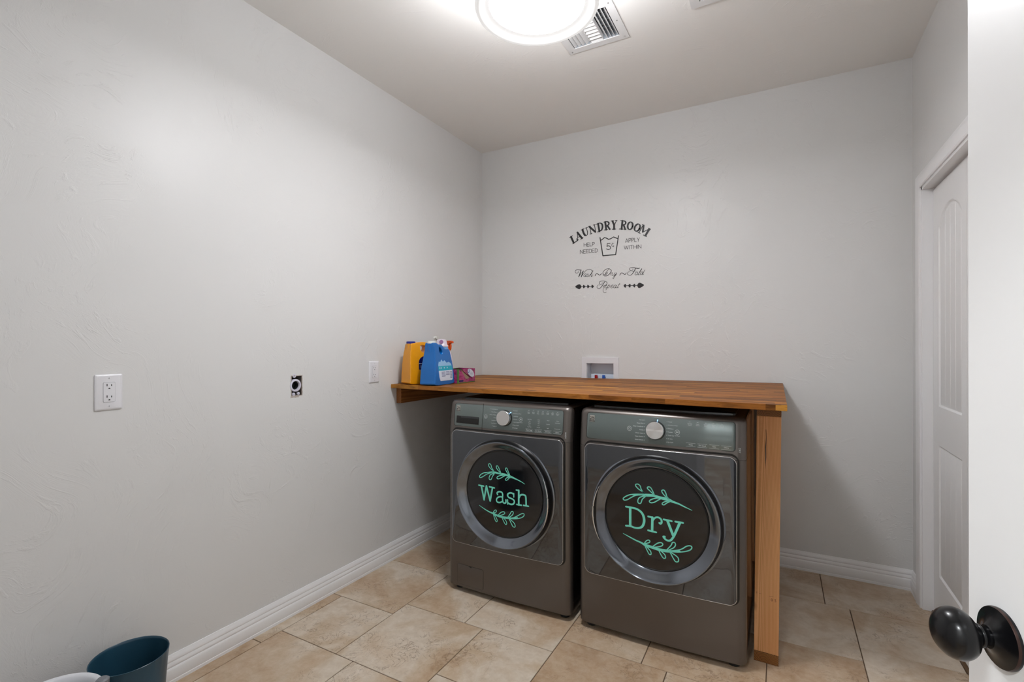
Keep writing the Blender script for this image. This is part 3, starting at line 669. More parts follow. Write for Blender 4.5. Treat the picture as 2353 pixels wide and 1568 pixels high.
WASH_BOT = [('s',[1.98,4.45,5.94,7.92,9.9,9.9,9.9,6.43,3.96],[(-133.5,-75.6),(-103.0,-89.1),(-75.6,-98.7),(-56.6,-102.6),(-35.0,-108.3),(-5.7,-112.7),(28.6,-111.5),(57.2,-108.9),(82.9,-100.0)]),('s',[3.96],[(-53.9,-101.0),(-45.8,-88.1),(-37.7,-83.8),(-33.7,-87.3),(-37.7,-94.9),(-53.9,-102.2)]),('s',[4.21],[(-24.3,-107.7),(-11.0,-92.8),(2.3,-86.1),(11.5,-86.8),(11.5,-93.7),(-0.4,-101.4),(-21.7,-109.6)]),('s',[4.21],[(28.6,-109.2),(41.6,-91.0),(49.4,-78.4),(57.2,-76.0),(59.8,-83.5),(52.0,-96.1),(33.8,-109.5)]),('s',[4.21],[(39.0,-110.9),(64.9,-103.1),(88.0,-89.0),(105.9,-78.2),(117.2,-77.4),(117.2,-86.4),(103.3,-97.7),(75.2,-107.7),(39.0,-113.4)]),('s',[3.96],[(-51.2,-107.5),(-44.5,-126.1),(-37.8,-138.9),(-31.1,-139.6),(-30.3,-130.7),(-37.7,-118.1),(-48.5,-107.1)]),('s',[3.96],[(-4.4,-112.4),(7.5,-133.4),(15.4,-143.5),(21.9,-143.5),(23.3,-135.3),(15.4,-122.9),(-1.7,-112.0)]),('s',[4.21],[(36.4,-114.7),(49.4,-135.3),(57.1,-147.6),(67.4,-149.1),(70.0,-140.7),(62.3,-128.5),(39.0,-114.3)])]
DRY_WORD = [('s',[7.35,8.27,8.27,9.19,10.11,10.57,10.11,9.19,8.27,7.81,7.81,7.81],[(-119.9,34.6),(-100.8,34.1),(-77.2,32.6),(-59.7,24.9),(-48.1,11.7),(-43.0,-8.5),(-45.8,-27.6),(-53.9,-40.7),(-67.9,-47.4),(-84.4,-48.4),(-102.1,-45.0),(-120.0,-46.7)]),('l',[10.57],[(-101.8,32.3),(-101.9,-44.5)]),('l',[7.35],[(-26.2,8.3),(-9.7,6.9)]),('l',[10.11],[(-9.0,6.6),(-10.3,-50.2)]),('l',[7.35],[(-26.7,-49.8),(6.1,-51.9)]),('s',[6.89,6.89,7.35,7.81,8.27,8.73,7.81],[(-6.8,-4.6),(2.3,8.0),(15.9,11.2),(26.4,4.5),(28.2,-6.6),(23.7,-12.7),(19.2,-11.1)]),('l',[7.35],[(36.7,6.8),(68.5,5.1)]),('l',[10.57],[(51.5,4.3),(73.4,-50.9)]),('l',[7.35],[(82.7,5.8),(112.7,5.6)]),('s',[10.11,9.65,8.73,8.27,7.81,7.81,9.19],[(100.7,4.8),(83.3,-38.9),(73.4,-61.1),(62.4,-74.9),(49.2,-76.6),(38.8,-69.9),(35.9,-64.7)]),('l',[9.19],[(35.9,-64.7),(40.3,-63.9)])]
DRY_TOP = [('s',[2.07,5.05,6.43,9.19,12.64,11.49,10.57,11.49,5.51,4.14],[(146.7,61.8),(118.0,71.7),(96.5,79.6),(72.5,84.9),(52.8,91.0),(19.4,94.0),(-5.5,98.4),(-37.5,96.0),(-60.7,94.9),(-91.2,88.8)]),('s',[4.36],[(-42.6,101.5),(-49.1,108.3),(-65.3,116.5),(-77.0,126.6),(-78.2,134.6),(-68.8,137.5),(-59.5,131.3),(-56.0,120.1),(-49.1,109.0),(-42.1,101.6)]),('s',[4.36],[(-0.9,101.3),(-19.1,116.0),(-29.4,125.0),(-27.1,131.1),(-18.0,131.3),(-11.1,123.0),(-0.9,102.5)]),('s',[4.36],[(55.0,93.6),(37.3,108.1),(29.5,119.5),(30.6,125.4),(38.4,127.0),(45.1,116.1),(49.5,103.0),(56.1,94.9)]),('s',[4.36],[(-46.8,98.1),(-84.2,92.7),(-107.9,85.7),(-127.0,73.4),(-131.9,65.5),(-125.8,61.2),(-112.7,66.0),(-96.0,78.0),(-77.1,89.0),(-46.8,95.3)]),('s',[4.36],[(-37.5,93.6),(-60.7,83.2),(-68.9,70.3),(-67.8,58.7),(-58.4,57.9),(-53.8,66.7),(-50.3,76.6),(-35.2,92.8)]),('s',[4.36],[(21.6,93.2),(-3.2,86.0),(-19.2,76.7),(-20.3,69.5),(-12.3,67.3),(1.3,72.9),(14.8,83.0),(28.3,91.9)]),('s',[4.14],[(63.8,87.0),(41.7,80.2),(31.6,72.9),(31.6,67.2),(39.4,67.3),(48.3,75.5),(66.0,86.2)])]
DRY_BOT = [('s',[2.07,4.59,5.97,7.35,10.57,11.49,11.03,11.95,7.81,4.14],[(-132.1,-81.9),(-108.1,-90.5),(-79.8,-100.5),(-56.4,-106.5),(-37.9,-113.4),(-10.4,-117.3),(16.8,-121.1),(48.0,-120.5),(74.4,-117.0),(100.5,-110.0)]),('s',[4.14],[(-42.5,-107.3),(-33.2,-93.9),(-24.0,-89.8),(-19.5,-93.6),(-22.9,-100.0),(-41.3,-108.7)]),('s',[4.36],[(-5.8,-111.7),(10.0,-97.1),(23.5,-91.1),(32.5,-93.9),(30.2,-102.4),(16.8,-109.6),(-3.6,-115.9)]),('s',[4.36],[(50.2,-114.4),(65.7,-94.3),(71.2,-81.9),(79.9,-80.2),(83.2,-88.6),(76.6,-101.2),(56.8,-115.3)]),('s',[4.36],[(63.4,-117.4),(91.8,-108.3),(109.1,-99.7),(126.3,-85.8),(141.1,-81.7),(146.4,-87.4),(139.0,-98.9),(117.7,-109.2),(91.8,-116.2),(63.4,-120.1)]),('s',[4.14],[(-40.2,-116.2),(-28.7,-138.3),(-21.8,-148.5),(-15.0,-147.1),(-16.1,-135.8),(-26.4,-125.1),(-37.9,-114.6)]),('s',[4.14],[(15.6,-122.5),(25.7,-141.1),(35.7,-152.7),(43.5,-149.9),(41.3,-137.9),(30.2,-128.7),(19.0,-121.8)]),('s',[4.36],[(62.3,-124.5),(74.4,-144.7),(83.1,-156.4),(93.9,-154.1),(93.9,-140.6),(83.1,-131.5),(64.5,-122.9)])]
HEADING = [('l',[13.63],[(-266.1,173.4),(-246.7,129.8)]),('l',[4.92],[(-276.5,169.8),(-254.9,180.0)]),('l',[6.06],[(-252.9,123.5),(-217.9,142.7)]),('l',[4.92],[(-217.9,142.7),(-226.1,156.0)]),('l',[4.92],[(-218.6,198.4),(-216.7,148.0)]),('l',[13.63],[(-218.6,198.4),(-185.2,155.5)]),('l',[4.16],[(-216.6,165.4),(-196.2,167.1)]),('l',[4.92],[(-224.1,141.8),(-209.7,147.3)]),('l',[4.92],[(-195.0,148.8),(-177.1,159.3)]),('s',[13.63],[(-181.1,213.4),(-173.0,189.5),(-163.7,173.9)]),('s',[5.3],[(-169.0,176.8),(-157.7,169.4),(-146.4,177.0),(-146.4,198.0),(-153.6,222.5)]),('l',[4.92],[(-191.2,212.3),(-169.7,219.1)]),('l',[4.92],[(-160.8,221.9),(-145.5,225.8)]),('l',[4.92],[(-128.7,228.4),(-119.6,180.5)]),('l',[12.87],[(-131.5,228.8),(-89.0,188.5)]),('l',[4.92],[(-94.9,235.9),(-86.7,185.6)]),('l',[4.92],[(-137.5,230.6),(-124.7,232.9)]),('l',[4.92],[(-103.6,236.1),(-88.9,238.9)]),('l',[4.92],[(-127.6,177.6),(-112.8,179.8)]),('l',[12.87],[(-69.2,241.5),(-60.3,189.1)]),('s',[4.54,6.81,11.36,12.11,9.84,4.54],[(-74.0,242.8),(-54.3,244.2),(-40.7,233.2),(-38.8,214.1),(-45.8,196.1),(-64.2,188.8)]),('l',[4.92],[(-81.1,239.9),(-69.2,241.5)]),('l',[4.92],[(-74.1,186.1),(-57.6,188.0)]),('l',[12.87],[(-19.3,247.5),(-12.4,194.9)]),('s',[4.54,6.81,10.6,9.08,4.54],[(-25.1,248.2),(-5.8,248.1),(5.8,238.8),(3.8,226.7),(-12.4,220.4)]),('l',[11.36],[(-3.9,220.2),(12.2,195.1)]),('l',[4.92],[(-29.0,247.9),(-15.4,247.8)]),('l',[4.92],[(-26.4,194.3),(-3.2,194.6)]),('l',[4.92],[(7.6,194.9),(16.0,195.4)]),('l',[12.11],[(31.4,246.9),(42.8,218.4)]),('l',[4.92],[(57.3,246.3),(43.9,218.2)]),('l',[12.87],[(42.1,219.6),(42.0,192.4)]),('l',[4.92],[(21.9,249.2),(40.2,248.4)]),('l',[4.92],[(49.7,248.8),(63.0,247.9)]),('l',[4.92],[(29.1,193.2),(53.4,191.1)]),('l',[12.87],[(99.4,240.4),(93.0,187.7)]),('s',[4.54,6.81,10.6,9.08,4.54],[(93.1,241.9),(111.7,238.2),(121.0,227.5),(116.5,216.2),(98.6,212.9)]),('l',[11.36],[(106.8,212.6),(116.5,183.1)]),('l',[4.92],[(86.7,244.2),(102.4,240.8)]),('l',[4.92],[(77.9,188.7),(103.1,184.7)]),('l',[4.92],[(111.6,182.6),(122.8,181.7)]),('c',[11.36,12.2,10.63,6.95,6.95,10.63,12.2,11.36,12.2,10.63,6.95,6.95,10.63,12.2],[(166.4,196.7),(162.5,187.0),(156.3,180.1),(149.0,177.6),(141.9,179.9),(136.6,186.6),(134.0,196.3),(134.7,207.2),(138.5,216.9),(144.8,223.7),(152.2,226.2),(159.2,223.9),(164.5,217.2),(167.1,207.5)]),('c',[11.36,12.2,10.63,6.95,6.95,10.63,12.2,11.36,12.2,10.63,6.95,6.95,10.63,12.2],[(211.5,175.1),(205.3,167.0),(197.4,162.3),(189.5,161.8),(183.2,165.8),(179.6,173.4),(179.6,183.1),(183.1,193.0),(189.4,201.1),(197.3,205.8),(205.1,206.2),(211.5,202.2),(215.0,194.6),(215.0,185.0)]),('l',[4.92],[(234.2,194.2),(208.9,150.0)]),('l',[12.11],[(238.5,192.6),(233.4,152.4)]),('l',[4.92],[(233.4,149.8),(273.4,166.9)]),('l',[13.63],[(274.2,165.0),(250.2,126.3)]),('l',[4.92],[(201.7,152.7),(216.1,144.9)]),('l',[4.92],[(237.0,131.7),(257.4,119.4)]),('l',[4.92],[(269.9,172.0),(282.3,163.4)]),('l',[4.92],[(229.9,200.5),(241.4,193.4)])]
BASIN = [('l',[6.81],[(-55.7,145.6),(-36.0,20.8),(52.4,20.4),(72.2,144.5)]),('p',[6.43],[(-48.7,126.7),(-23.4,142.9),(-12.5,138.0),(3.7,128.0),(19.0,130.1),(38.1,140.0),(66.5,125.9)]),('l',[4.54],[(14.4,99.6),(-4.9,99.7),(-8.0,81.3)]),('s',[4.54],[(-8.0,81.3),(3.6,83.9),(15.1,77.2),(15.8,64.0),(3.5,59.2),(-11.9,64.8)]),('s',[2.27],[(39.9,94.5),(30.4,96.2),(24.7,88.5),(27.3,79.7),(36.1,77.0),(41.8,80.1)]),('l',[1.89],[(28.9,101.9),(39.9,72.1)])]
NOTICE = [('l',[2.65],[(-171.1,96.1),(-171.1,119.9)]),('l',[2.65],[(-153.3,95.7),(-153.3,119.4)]),('l',[2.65],[(-171.1,108.0),(-153.3,107.6)]),('l',[2.65],[(-133.5,95.2),(-148.3,95.6),(-148.2,119.3),(-133.5,118.9)]),('l',[2.65],[(-148.3,107.4),(-135.0,107.1)]),('l',[2.65],[(-128.5,118.8),(-128.5,95.1),(-115.3,94.8)]),('l',[2.65],[(-110.3,94.7),(-110.3,118.3),(-100.0,118.0),(-95.1,115.1),(-95.1,108.9),(-100.1,105.8),(-110.3,106.0)]),('l',[2.65],[(-198.4,49.1),(-198.4,74.5),(-179.9,49.0),(-179.8,74.3)]),('l',[2.65],[(-159.3,48.9),(-174.6,49.0),(-174.6,74.3),(-159.2,74.2)]),('l',[2.65],[(-174.6,61.6),(-160.8,61.6)]),('l',[2.65],[(-138.8,48.8),(-154.1,48.9),(-154.0,74.1),(-138.8,74.0)]),('l',[2.65],[(-154.0,61.5),(-140.3,61.4)]),('l',[2.65],[(-133.6,48.8),(-133.6,74.0),(-124.5,73.9),(-116.9,68.8),(-116.9,53.7),(-124.5,48.7),(-133.6,48.8)]),('l',[2.65],[(-96.7,48.6),(-111.8,48.7),(-111.7,73.8),(-96.6,73.7)]),('l',[2.65],[(-111.8,61.2),(-98.2,61.1)]),('l',[2.65],[(-91.6,48.6),(-91.5,73.6),(-82.5,73.5),(-75.0,68.5),(-75.1,53.5),(-82.6,48.5),(-91.6,48.6)]),('l',[2.65],[(118.2,94.7),(127.4,119.4),(136.5,94.2)]),('l',[2.65],[(121.0,103.4),(133.8,103.0)]),('l',[2.65],[(141.2,94.1),(141.3,119.0),(151.0,118.8),(155.6,115.6),(155.6,109.2),(150.9,105.8),(141.3,106.1)]),('l',[2.65],[(160.3,93.6),(160.3,118.5),(169.9,118.2),(174.6,115.1),(174.6,108.7),(169.9,105.3),(160.3,105.6)]),('l',[2.65],[(179.3,118.0),(179.2,93.2),(191.5,92.9)]),('l',[2.65],[(196.2,117.5),(204.3,104.4),(212.5,117.0)]),('l',[2.65],[(204.3,104.4),(204.3,92.6)]),('l',[2.65],[(109.6,73.8),(116.7,49.3),(123.8,72.2),(130.9,49.0),(138.0,73.0)]),('l',[2.65],[(143.4,48.6),(143.5,72.8)]),('l',[2.65],[(158.5,48.2),(158.5,72.3)]),('l',[2.65],[(149.6,72.6),(167.5,72.1)]),('l',[2.65],[(172.8,47.8),(172.9,71.9)]),('l',[2.65],[(191.9,47.3),(191.9,71.3)]),('l',[2.65],[(172.8,59.8),(191.9,59.3)]),('l',[2.65],[(197.2,47.1),(197.3,71.1)]),('l',[2.65],[(203.2,47.0),(203.3,70.9),(222.1,46.5),(222.1,70.4)])]
SCRIPT_UP = [('s',[1.89,2.51,2.83,2.83,2.83,3.14,3.46,3.77,4.09,4.09],[(-214.8,-71.5),(-211.5,-75.6),(-215.6,-81.5),(-225.5,-83.6),(-234.5,-78.6),(-235.3,-70.8),(-230.4,-63.4),(-218.9,-60.4),(-204.2,-63.1),(-191.1,-64.8)]),('s',[5.66],[(-192.8,-64.7),(-197.7,-81.2),(-209.1,-110.0)]),('s',[2.36],[(-209.1,-109.7),(-191.2,-87.9),(-173.6,-70.7)]),('s',[5.66],[(-176.5,-73.6),(-183.0,-91.5),(-190.7,-111.3)]),('s',[2.83],[(-190.4,-111.0),(-174.9,-89.0),(-158.7,-71.8),(-142.6,-64.6),(-129.8,-64.0),(-118.7,-68.7),(-113.9,-75.1)]),('s',[2.67],[(-153.1,-95.2),(-162.0,-93.0),(-170.9,-100.0),(-172.5,-109.1),(-166.9,-111.8),(-158.8,-104.0),(-153.1,-95.2)]),('s',[2.67],[(-153.9,-95.1),(-159.6,-107.0),(-158.8,-112.4),(-152.4,-109.0)]),('s',[2.51],[(-152.4,-110.5),(-145.1,-98.8),(-142.7,-92.8),(-140.8,-100.6),(-139.5,-108.3),(-144.3,-113.4),(-150.0,-111.5)]),('s',[2.36],[(-139.5,-112.9),(-123.5,-98.8),(-109.1,-83.1),(-105.9,-75.7),(-109.4,-76.2),(-115.5,-87.2),(-123.5,-101.8),(-131.5,-114.2)]),('s',[2.67],[(-128.3,-109.1),(-118.7,-97.6),(-113.1,-96.5),(-112.3,-101.1),(-118.7,-111.3),(-117.9,-114.4),(-109.2,-110.4)]),('s',[4.09],[(-91.0,-110.9),(-85.4,-101.5),(-79.1,-98.1),(-71.2,-101.0),(-60.3,-108.5),(-52.4,-106.8),(-47.3,-99.6)]),('s',[1.63,2.61,3.27,3.27,1.96,1.96,2.61,3.27,3.59,3.27,2.94,2.94,2.94,2.94,3.27,4.25,4.25,3.92,3.59,2.29,1.63],[(9.5,-67.0),(-1.5,-80.1),(-13.4,-94.1),(-18.5,-102.0),(-15.9,-103.0),(-4.9,-94.7),(-5.7,-101.2),(-16.8,-108.7),(-28.7,-107.8),(-36.4,-99.0),(-33.8,-87.6),(-18.4,-73.9),(-3.1,-70.1),(10.4,-72.0),(20.5,-80.1),(21.3,-90.0),(12.0,-104.1),(-4.9,-116.1),(-21.9,-117.4),(-33.9,-112.5),(-38.1,-107.2)]),('s',[2.61],[(15.4,-114.2),(23.8,-100.0),(28.9,-98.8),(30.5,-102.2),(26.3,-113.3),(28.0,-118.4),(33.9,-115.5)]),('s',[2.78],[(49.0,-100.2),(39.7,-114.3),(40.6,-119.3),(48.9,-114.9),(60.6,-101.1)]),('s',[2.29],[(60.6,-101.1),(48.9,-119.8),(37.2,-138.7),(33.3,-137.6),(37.2,-127.2),(48.9,-119.8),(58.9,-114.0)]),('s',[3.92],[(79.7,-119.5),(87.1,-107.8),(93.7,-105.1),(102.0,-108.1),(111.8,-116.1),(120.0,-114.2),(123.6,-107.2)]),('s',[1.63,2.29,2.61,2.94,2.94,2.94,3.27,3.92,4.57,4.57,2.29],[(163.9,-82.8),(168.7,-86.4),(163.9,-94.0),(154.2,-94.1),(145.3,-87.8),(147.7,-78.3),(159.1,-74.4),(175.2,-76.4),(192.8,-81.8),(205.6,-83.5),(214.4,-81.8)]),('s',[4.25,4.57,3.92,3.27,2.94,2.94,2.61,2.29,1.63],[(186.4,-82.9),(175.1,-99.7),(165.5,-115.0),(154.1,-123.9),(142.8,-123.9),(132.2,-115.9),(134.7,-104.8),(144.4,-100.6),(151.7,-103.6)]),('s',[1.96],[(162.3,-101.1),(178.4,-101.5),(186.4,-97.3)]),('c',[2.78],[(199.2,-109.4),(192.8,-105.8),(184.8,-111.6),(181.5,-121.0),(187.1,-125.4),(196.0,-120.4)]),('s',[2.29],[(199.1,-123.8),(211.9,-110.4),(226.2,-89.1),(223.1,-88.9),(211.9,-107.2),(203.1,-122.5),(205.5,-125.9),(211.9,-123.9)]),('s',[2.61],[(232.5,-108.7),(224.6,-108.1),(216.7,-117.1),(218.3,-125.2),(226.2,-122.5),(234.1,-110.4)]),('s',[2.78],[(246.8,-96.2),(234.1,-116.7),(230.9,-126.0),(238.8,-122.6)])]
SCRIPT_LOW = [('s',[1.89,2.2,2.83,2.83,3.14,3.14,3.14,2.83,3.14,3.14,2.51,2.2],[(-41.6,-161.0),(-40.0,-164.9),(-46.3,-172.0),(-57.2,-170.6),(-62.7,-163.5),(-58.8,-154.7),(-44.7,-150.3),(-24.5,-151.6),(-9.0,-160.8),(-7.5,-168.4),(-16.8,-179.8),(-33.8,-184.1)]),('s',[4.09,4.4,4.09,3.46,3.14,2.83,2.51,1.89,1.57],[(-24.5,-156.8),(-33.8,-171.3),(-44.7,-187.2),(-57.3,-198.5),(-68.2,-200.2),(-77.7,-191.3),(-74.5,-179.4),(-65.1,-175.4),(-58.8,-179.6)]),('s',[2.67],[(-33.8,-184.1),(-30.0,-191.0),(-33.9,-204.4),(-35.4,-214.8),(-30.8,-227.1),(-21.5,-231.3),(-12.2,-226.6)]),('s',[2.45],[(-22.0,-187.6),(-10.1,-181.7),(-11.8,-178.3),(-20.3,-182.7),(-24.6,-192.4),(-20.4,-199.2),(-8.4,-195.0)]),('s',[3.1],[(3.4,-180.0),(-5.1,-195.2),(-15.3,-212.7)]),('s',[2.61],[(-3.4,-192.0),(3.4,-182.5),(11.0,-180.5),(11.9,-187.9),(5.1,-197.4),(-3.4,-198.6)]),('s',[2.45],[(16.9,-194.8),(32.1,-187.5),(35.4,-182.8),(28.7,-181.5),(20.3,-188.4),(18.6,-198.2),(27.0,-201.1),(38.8,-194.4)]),('s',[2.61],[(57.2,-185.7),(47.2,-183.5),(38.8,-192.8),(40.4,-201.1),(47.1,-201.4),(57.2,-187.3)]),('s',[2.61],[(58.8,-185.8),(52.1,-196.8),(53.8,-202.6),(60.5,-198.9)]),('s',[2.61],[(80.4,-173.2),(65.5,-196.0),(63.8,-201.6),(71.3,-200.4)]),('l',[1.8],[(72.1,-180.1),(84.5,-178.4)])]
ARROW_L = [('f',[0.0],[(-235.5,-177.6),(-217.4,-164.7),(-204.3,-162.4),(-196.2,-167.6),(-189.7,-180.3),(-196.2,-190.7),(-202.8,-196.4),(-215.8,-193.4)]),('l',[4.09],[(-191.3,-178.9),(-114.1,-182.5)]),('f',[0.0],[(-178.3,-179.4),(-177.8,-171.7),(-173.4,-168.2),(-167.0,-173.9),(-161.3,-180.4),(-167.0,-187.7),(-173.5,-192.7),(-177.5,-188.6)]),('f',[0.0],[(-147.7,-180.6),(-147.2,-173.0),(-142.8,-169.4),(-136.4,-175.1),(-130.8,-181.6),(-136.4,-188.9),(-142.9,-193.9),(-146.9,-189.8)]),('f',[0.0],[(-116.8,-181.8),(-116.3,-174.2),(-112.0,-170.7),(-105.6,-176.4),(-100.1,-182.8),(-105.7,-190.1),(-112.0,-195.0),(-116.0,-191.0)])]
ARROW_R = [('f',[0.0],[(241.1,-195.0),(224.5,-182.9),(211.8,-177.3),(203.0,-181.6),(195.8,-193.9),(202.2,-208.7),(210.2,-212.0),(221.3,-209.0)]),('l',[3.92],[(115.0,-191.1),(197.4,-194.4)]),('f',[0.0],[(121.5,-191.1),(121.5,-183.1),(117.4,-179.6),(111.7,-183.3),(105.9,-190.2),(110.8,-199.4),(116.6,-204.6),(121.5,-200.8)]),('f',[0.0],[(152.4,-192.4),(152.4,-184.3),(148.4,-180.8),(142.7,-184.5),(137.0,-191.4),(141.8,-200.6),(147.5,-205.8),(152.4,-202.0)]),('f',[0.0],[(183.0,-193.6),(183.0,-185.6),(179.0,-182.1),(173.4,-185.8),(167.8,-192.7),(172.6,-201.8),(178.2,-206.9),(183.0,-203.2)])]
# wall lettering
def wallmap(x, z, l): return (x, -.0012-l*1.5, z)
dec = thing('wall_decal', 'black vinyl laundry room lettering on the back wall above the counter', 'decal', (1.0, D, 1.85))
strokes_mesh('arched_heading', HEADING, M['vinyl'], dec, wallmap); strokes_mesh('washtub_symbol', BASIN, M['vinyl'], dec, wallmap); strokes_mesh('notice_lettering', [q for q in NOTICE if q[2][0][0] < 0], M['vinyl'], dec, wallmap); strokes_mesh('notice_lettering', [q for q in NOTICE if q[2][0][0] > 0], M['vinyl'], dec, wallmap)
strokes_mesh('script_lettering', SCRIPT_UP, M['vinyl'], dec, wallmap); strokes_mesh('script_lettering', SCRIPT_LOW, M['vinyl'], dec, wallmap)
strokes_mesh('arrow_ornament', ARROW_L, M['vinyl'], dec, wallmap); strokes_mesh('arrow_ornament', ARROW_R, M['vinyl'], dec, wallmap)

# ------------------------------------------------------------------ counter and its supports
CT = .0225
def cz(x): return 1.037+.0045*x
bm = bmesh.new(); yb = D-.004
nx0, nx1, ny = .808, 1.080, D-.030
out = [(.003, 2.186), (2.037, 2.050), (2.0291, yb), (nx1, yb), (nx1, ny), (nx0, ny), (nx0, yb), (.003, yb)]
top = [bm.verts.new((x-1.0, y-2.6, cz(x)-1.03)) for x, y in out]; bot = [bm.verts.new((x-1.0, y-2.6, cz(x)-CT-1.03)) for x, y in out]
ft = bm.faces.new(top); fb = bm.faces.new(bot)
for i in range(len(out)): bm.faces.new((top[i], top[(i+1) % 8], bot[(i+1) % 8], bot[i]))
es = [e for e in bm.edges if (e.verts[0] in top and e.verts[1] in top) or (e.verts[0] in bot and e.verts[1] in bot)]
bmesh.ops.bevel(bm, geom=es, offset=.0012, segments=2, affect='EDGES')
tag(obj('countertop', bm, M['butcher'], loc=(1.0, 2.6, 1.03)), 'brown butcher block wood countertop over the washer and dryer', 'countertop')
led = obj('support_ledger', bx(0, .037, -.44, .52, -.045, .0465, bev=.001), M['ledger'], loc=(.0005, 2.675, .9665)); tag(led, 'brown wood support board under the counter on the left wall', 'board')
bm = bx(-.92, -.185, -.036, -.002, -.045, .0465, bev=.001); tag(obj('support_ledger', bm, M['ledger'], loc=(.985, D-.001, .9665)), 'wood support board under the counter on the back wall, left of the valve box', 'board')
bm = bx(.105, .96, -.036, -.002, -.045, .0465, bev=.001); tag(obj('support_ledger', bm, M['ledger'], loc=(.985, D-.001, .9665)), 'wood support board under the counter on the back wall, right of the valve box', 'board')
fr = thing('counter_leg_frame', 'orange-brown lumber leg frame holding up the right end of counter', 'leg frame', (1.9632, 2.19, 0))
fr.rotation_euler = (0, .0122, 0)
LT = 1.0225
rail = M['rail']
def rel(x0, x1, y0, y1, z0, z1, bev=.0012): return bx(x0, x1, y0, y1, z0, z1, bev=bev)
o_ = obj('bottom_rail', bmesh.ops and bx(-.0435, .0435, -.49, .49, -.021, .019, bev=.0012), rail, fr, loc=(.0, .49, .0215))
o_ = obj('top_rail', bx(-.0435, .0435, -.49, .49, -.0185, .0185, bev=.0012), rail, fr, loc=(.0, .49, LT-.0205))
for k, y in enumerate((.0445, .49, .935)):
    obj('post', bx(-.0435, .0435, -.0435, .0435, -(LT-.0800)/2, (LT-.0800)/2, bev=.0015), M['post'], fr, loc=(0, y, .041+(LT-.0800)/2))
bm = bmesh.new()
pts = [(-.010, .93), (-.0085, .90), (-.010, .86), (-.009, .82), (-.0105, .775)]
seg_ribbon([(x*1000, z*1000, w) for (x, z), w in zip(pts, (1.2, 1.6, 3.2, 3.0, .5))], bm, lambda x, z, l: (x, -.0009+.001-.0004, z), 0)
obj('drying_crack', bm, M['slot'], fr)
bm = bmesh.new()
text_into(bm, '0 S', .014, .252, .016, lambda x, z, l: (x, .0004, z)); obj('lumber_stamp', bm, M['stamp'], fr); bm = bmesh.new(); text_into(bm, 'S  ---', -.038, .270, .010, lambda x, z, l: (x, .0004, z)); obj('lumber_stamp', bm, M['stamp'], fr); bm = bmesh.new(); text_into(bm, '----', .008, .268, .012, lambda x, z, l: (x, .0004, z))
obj('lumber_stamp', bm, M['stamp'], fr)

# ------------------------------------------------------------------ washer and dryer
RC = 5.5      # radius of the gently bowed front
HWD = .343    # half width
YF = 2.070
def bow(x): return x*x/(2*RC)
def lean(z): return max(0, z-.8215)*.13      # the control fascia leans back
def outline(inset, z, rc=.034, depth=.76):
    hw = HWD-inset; r = max(.004, rc-inset); pts = []
    def fy(x): return bow(x)+inset+lean(z)
    nseg = 10
    for k in range(nseg+1):
        x = -(hw-r)+2*(hw-r)*k/nseg; pts.append((x, fy(x)))
    yc = fy(hw-r)+r
    for k in range(1, 8): a = -PI/2+PI/2*k/8; pts.append((hw-r+r*math.cos(a), yc+r*math.sin(a)))
    pts.append((hw, yc))
    pts += [(hw, depth-.01-inset), (hw-.01, depth-inset), (-(hw-.01), depth-inset), (-hw, depth-.01-inset)]
    pts.append((-hw, yc))
    for k in range(1, 8): a = PI+PI/2*k/8; pts.append((-(hw-r)+r*math.cos(a), yc+r*math.sin(a)))
    return [(x, y, z) for x, y in pts]
def front3d(x, z, l): return (x, bow(x)+lean(z)-l, z)
def plate(name, x0, x1, z0, z1, r, l0, l1, mat, parent, edge=.0012, back=None):
    """rounded plate that follows the bowed front, proud from l0 to l1"""
    bm = bmesh.new()
    def ring(l, ins):
        base = rrect(x0+ins, x1-ins, z0+ins, z1-ins, max(.002, r-ins), 7)
        dense = []
        for i in range(len(base)):
            a, b = base[i], base[(i+1) % len(base)]; n = max(1, int(abs(b[0]-a[0])/.04))
            for k in range(n): dense.append((a[0]+(b[0]-a[0])*k/n, a[1]+(b[1]-a[1])*k/n))
        return [front3d(x, z, l) for x, z in dense]
    rs = [ring(l0, 0), ring(l1-edge, 0), ring(l1-edge*.3, edge*.3), ring(l1, edge)]
    vs = [[bm.verts.new(c) for c in q] for q in rs]; n = len(vs[0])
    for k in range(3):
        for i in range(n): bm.faces.new((vs[k][i], vs[k][(i+1) % n], vs[k+1][(i+1) % n], vs[k+1][i]))
    # front skin as vertical strips so that the bow stays smooth
    xs = [v.co.x for v in vs[3]]
    f = bm.faces.new(vs[3]); bm.faces.new(vs[0])
    for k in range(1, 24):
        xk = x0+(x1-x0)*k/24
        bmesh.ops.bisect_plane(bm, geom=list(bm.verts)+list(bm.edges)+list(bm.faces), plane_co=(xk, 0, 0), plane_no=(1, 0, 0))
    for v in bm.verts:
        pass
    return obj(name, bm, mat, parent, smooth=28)
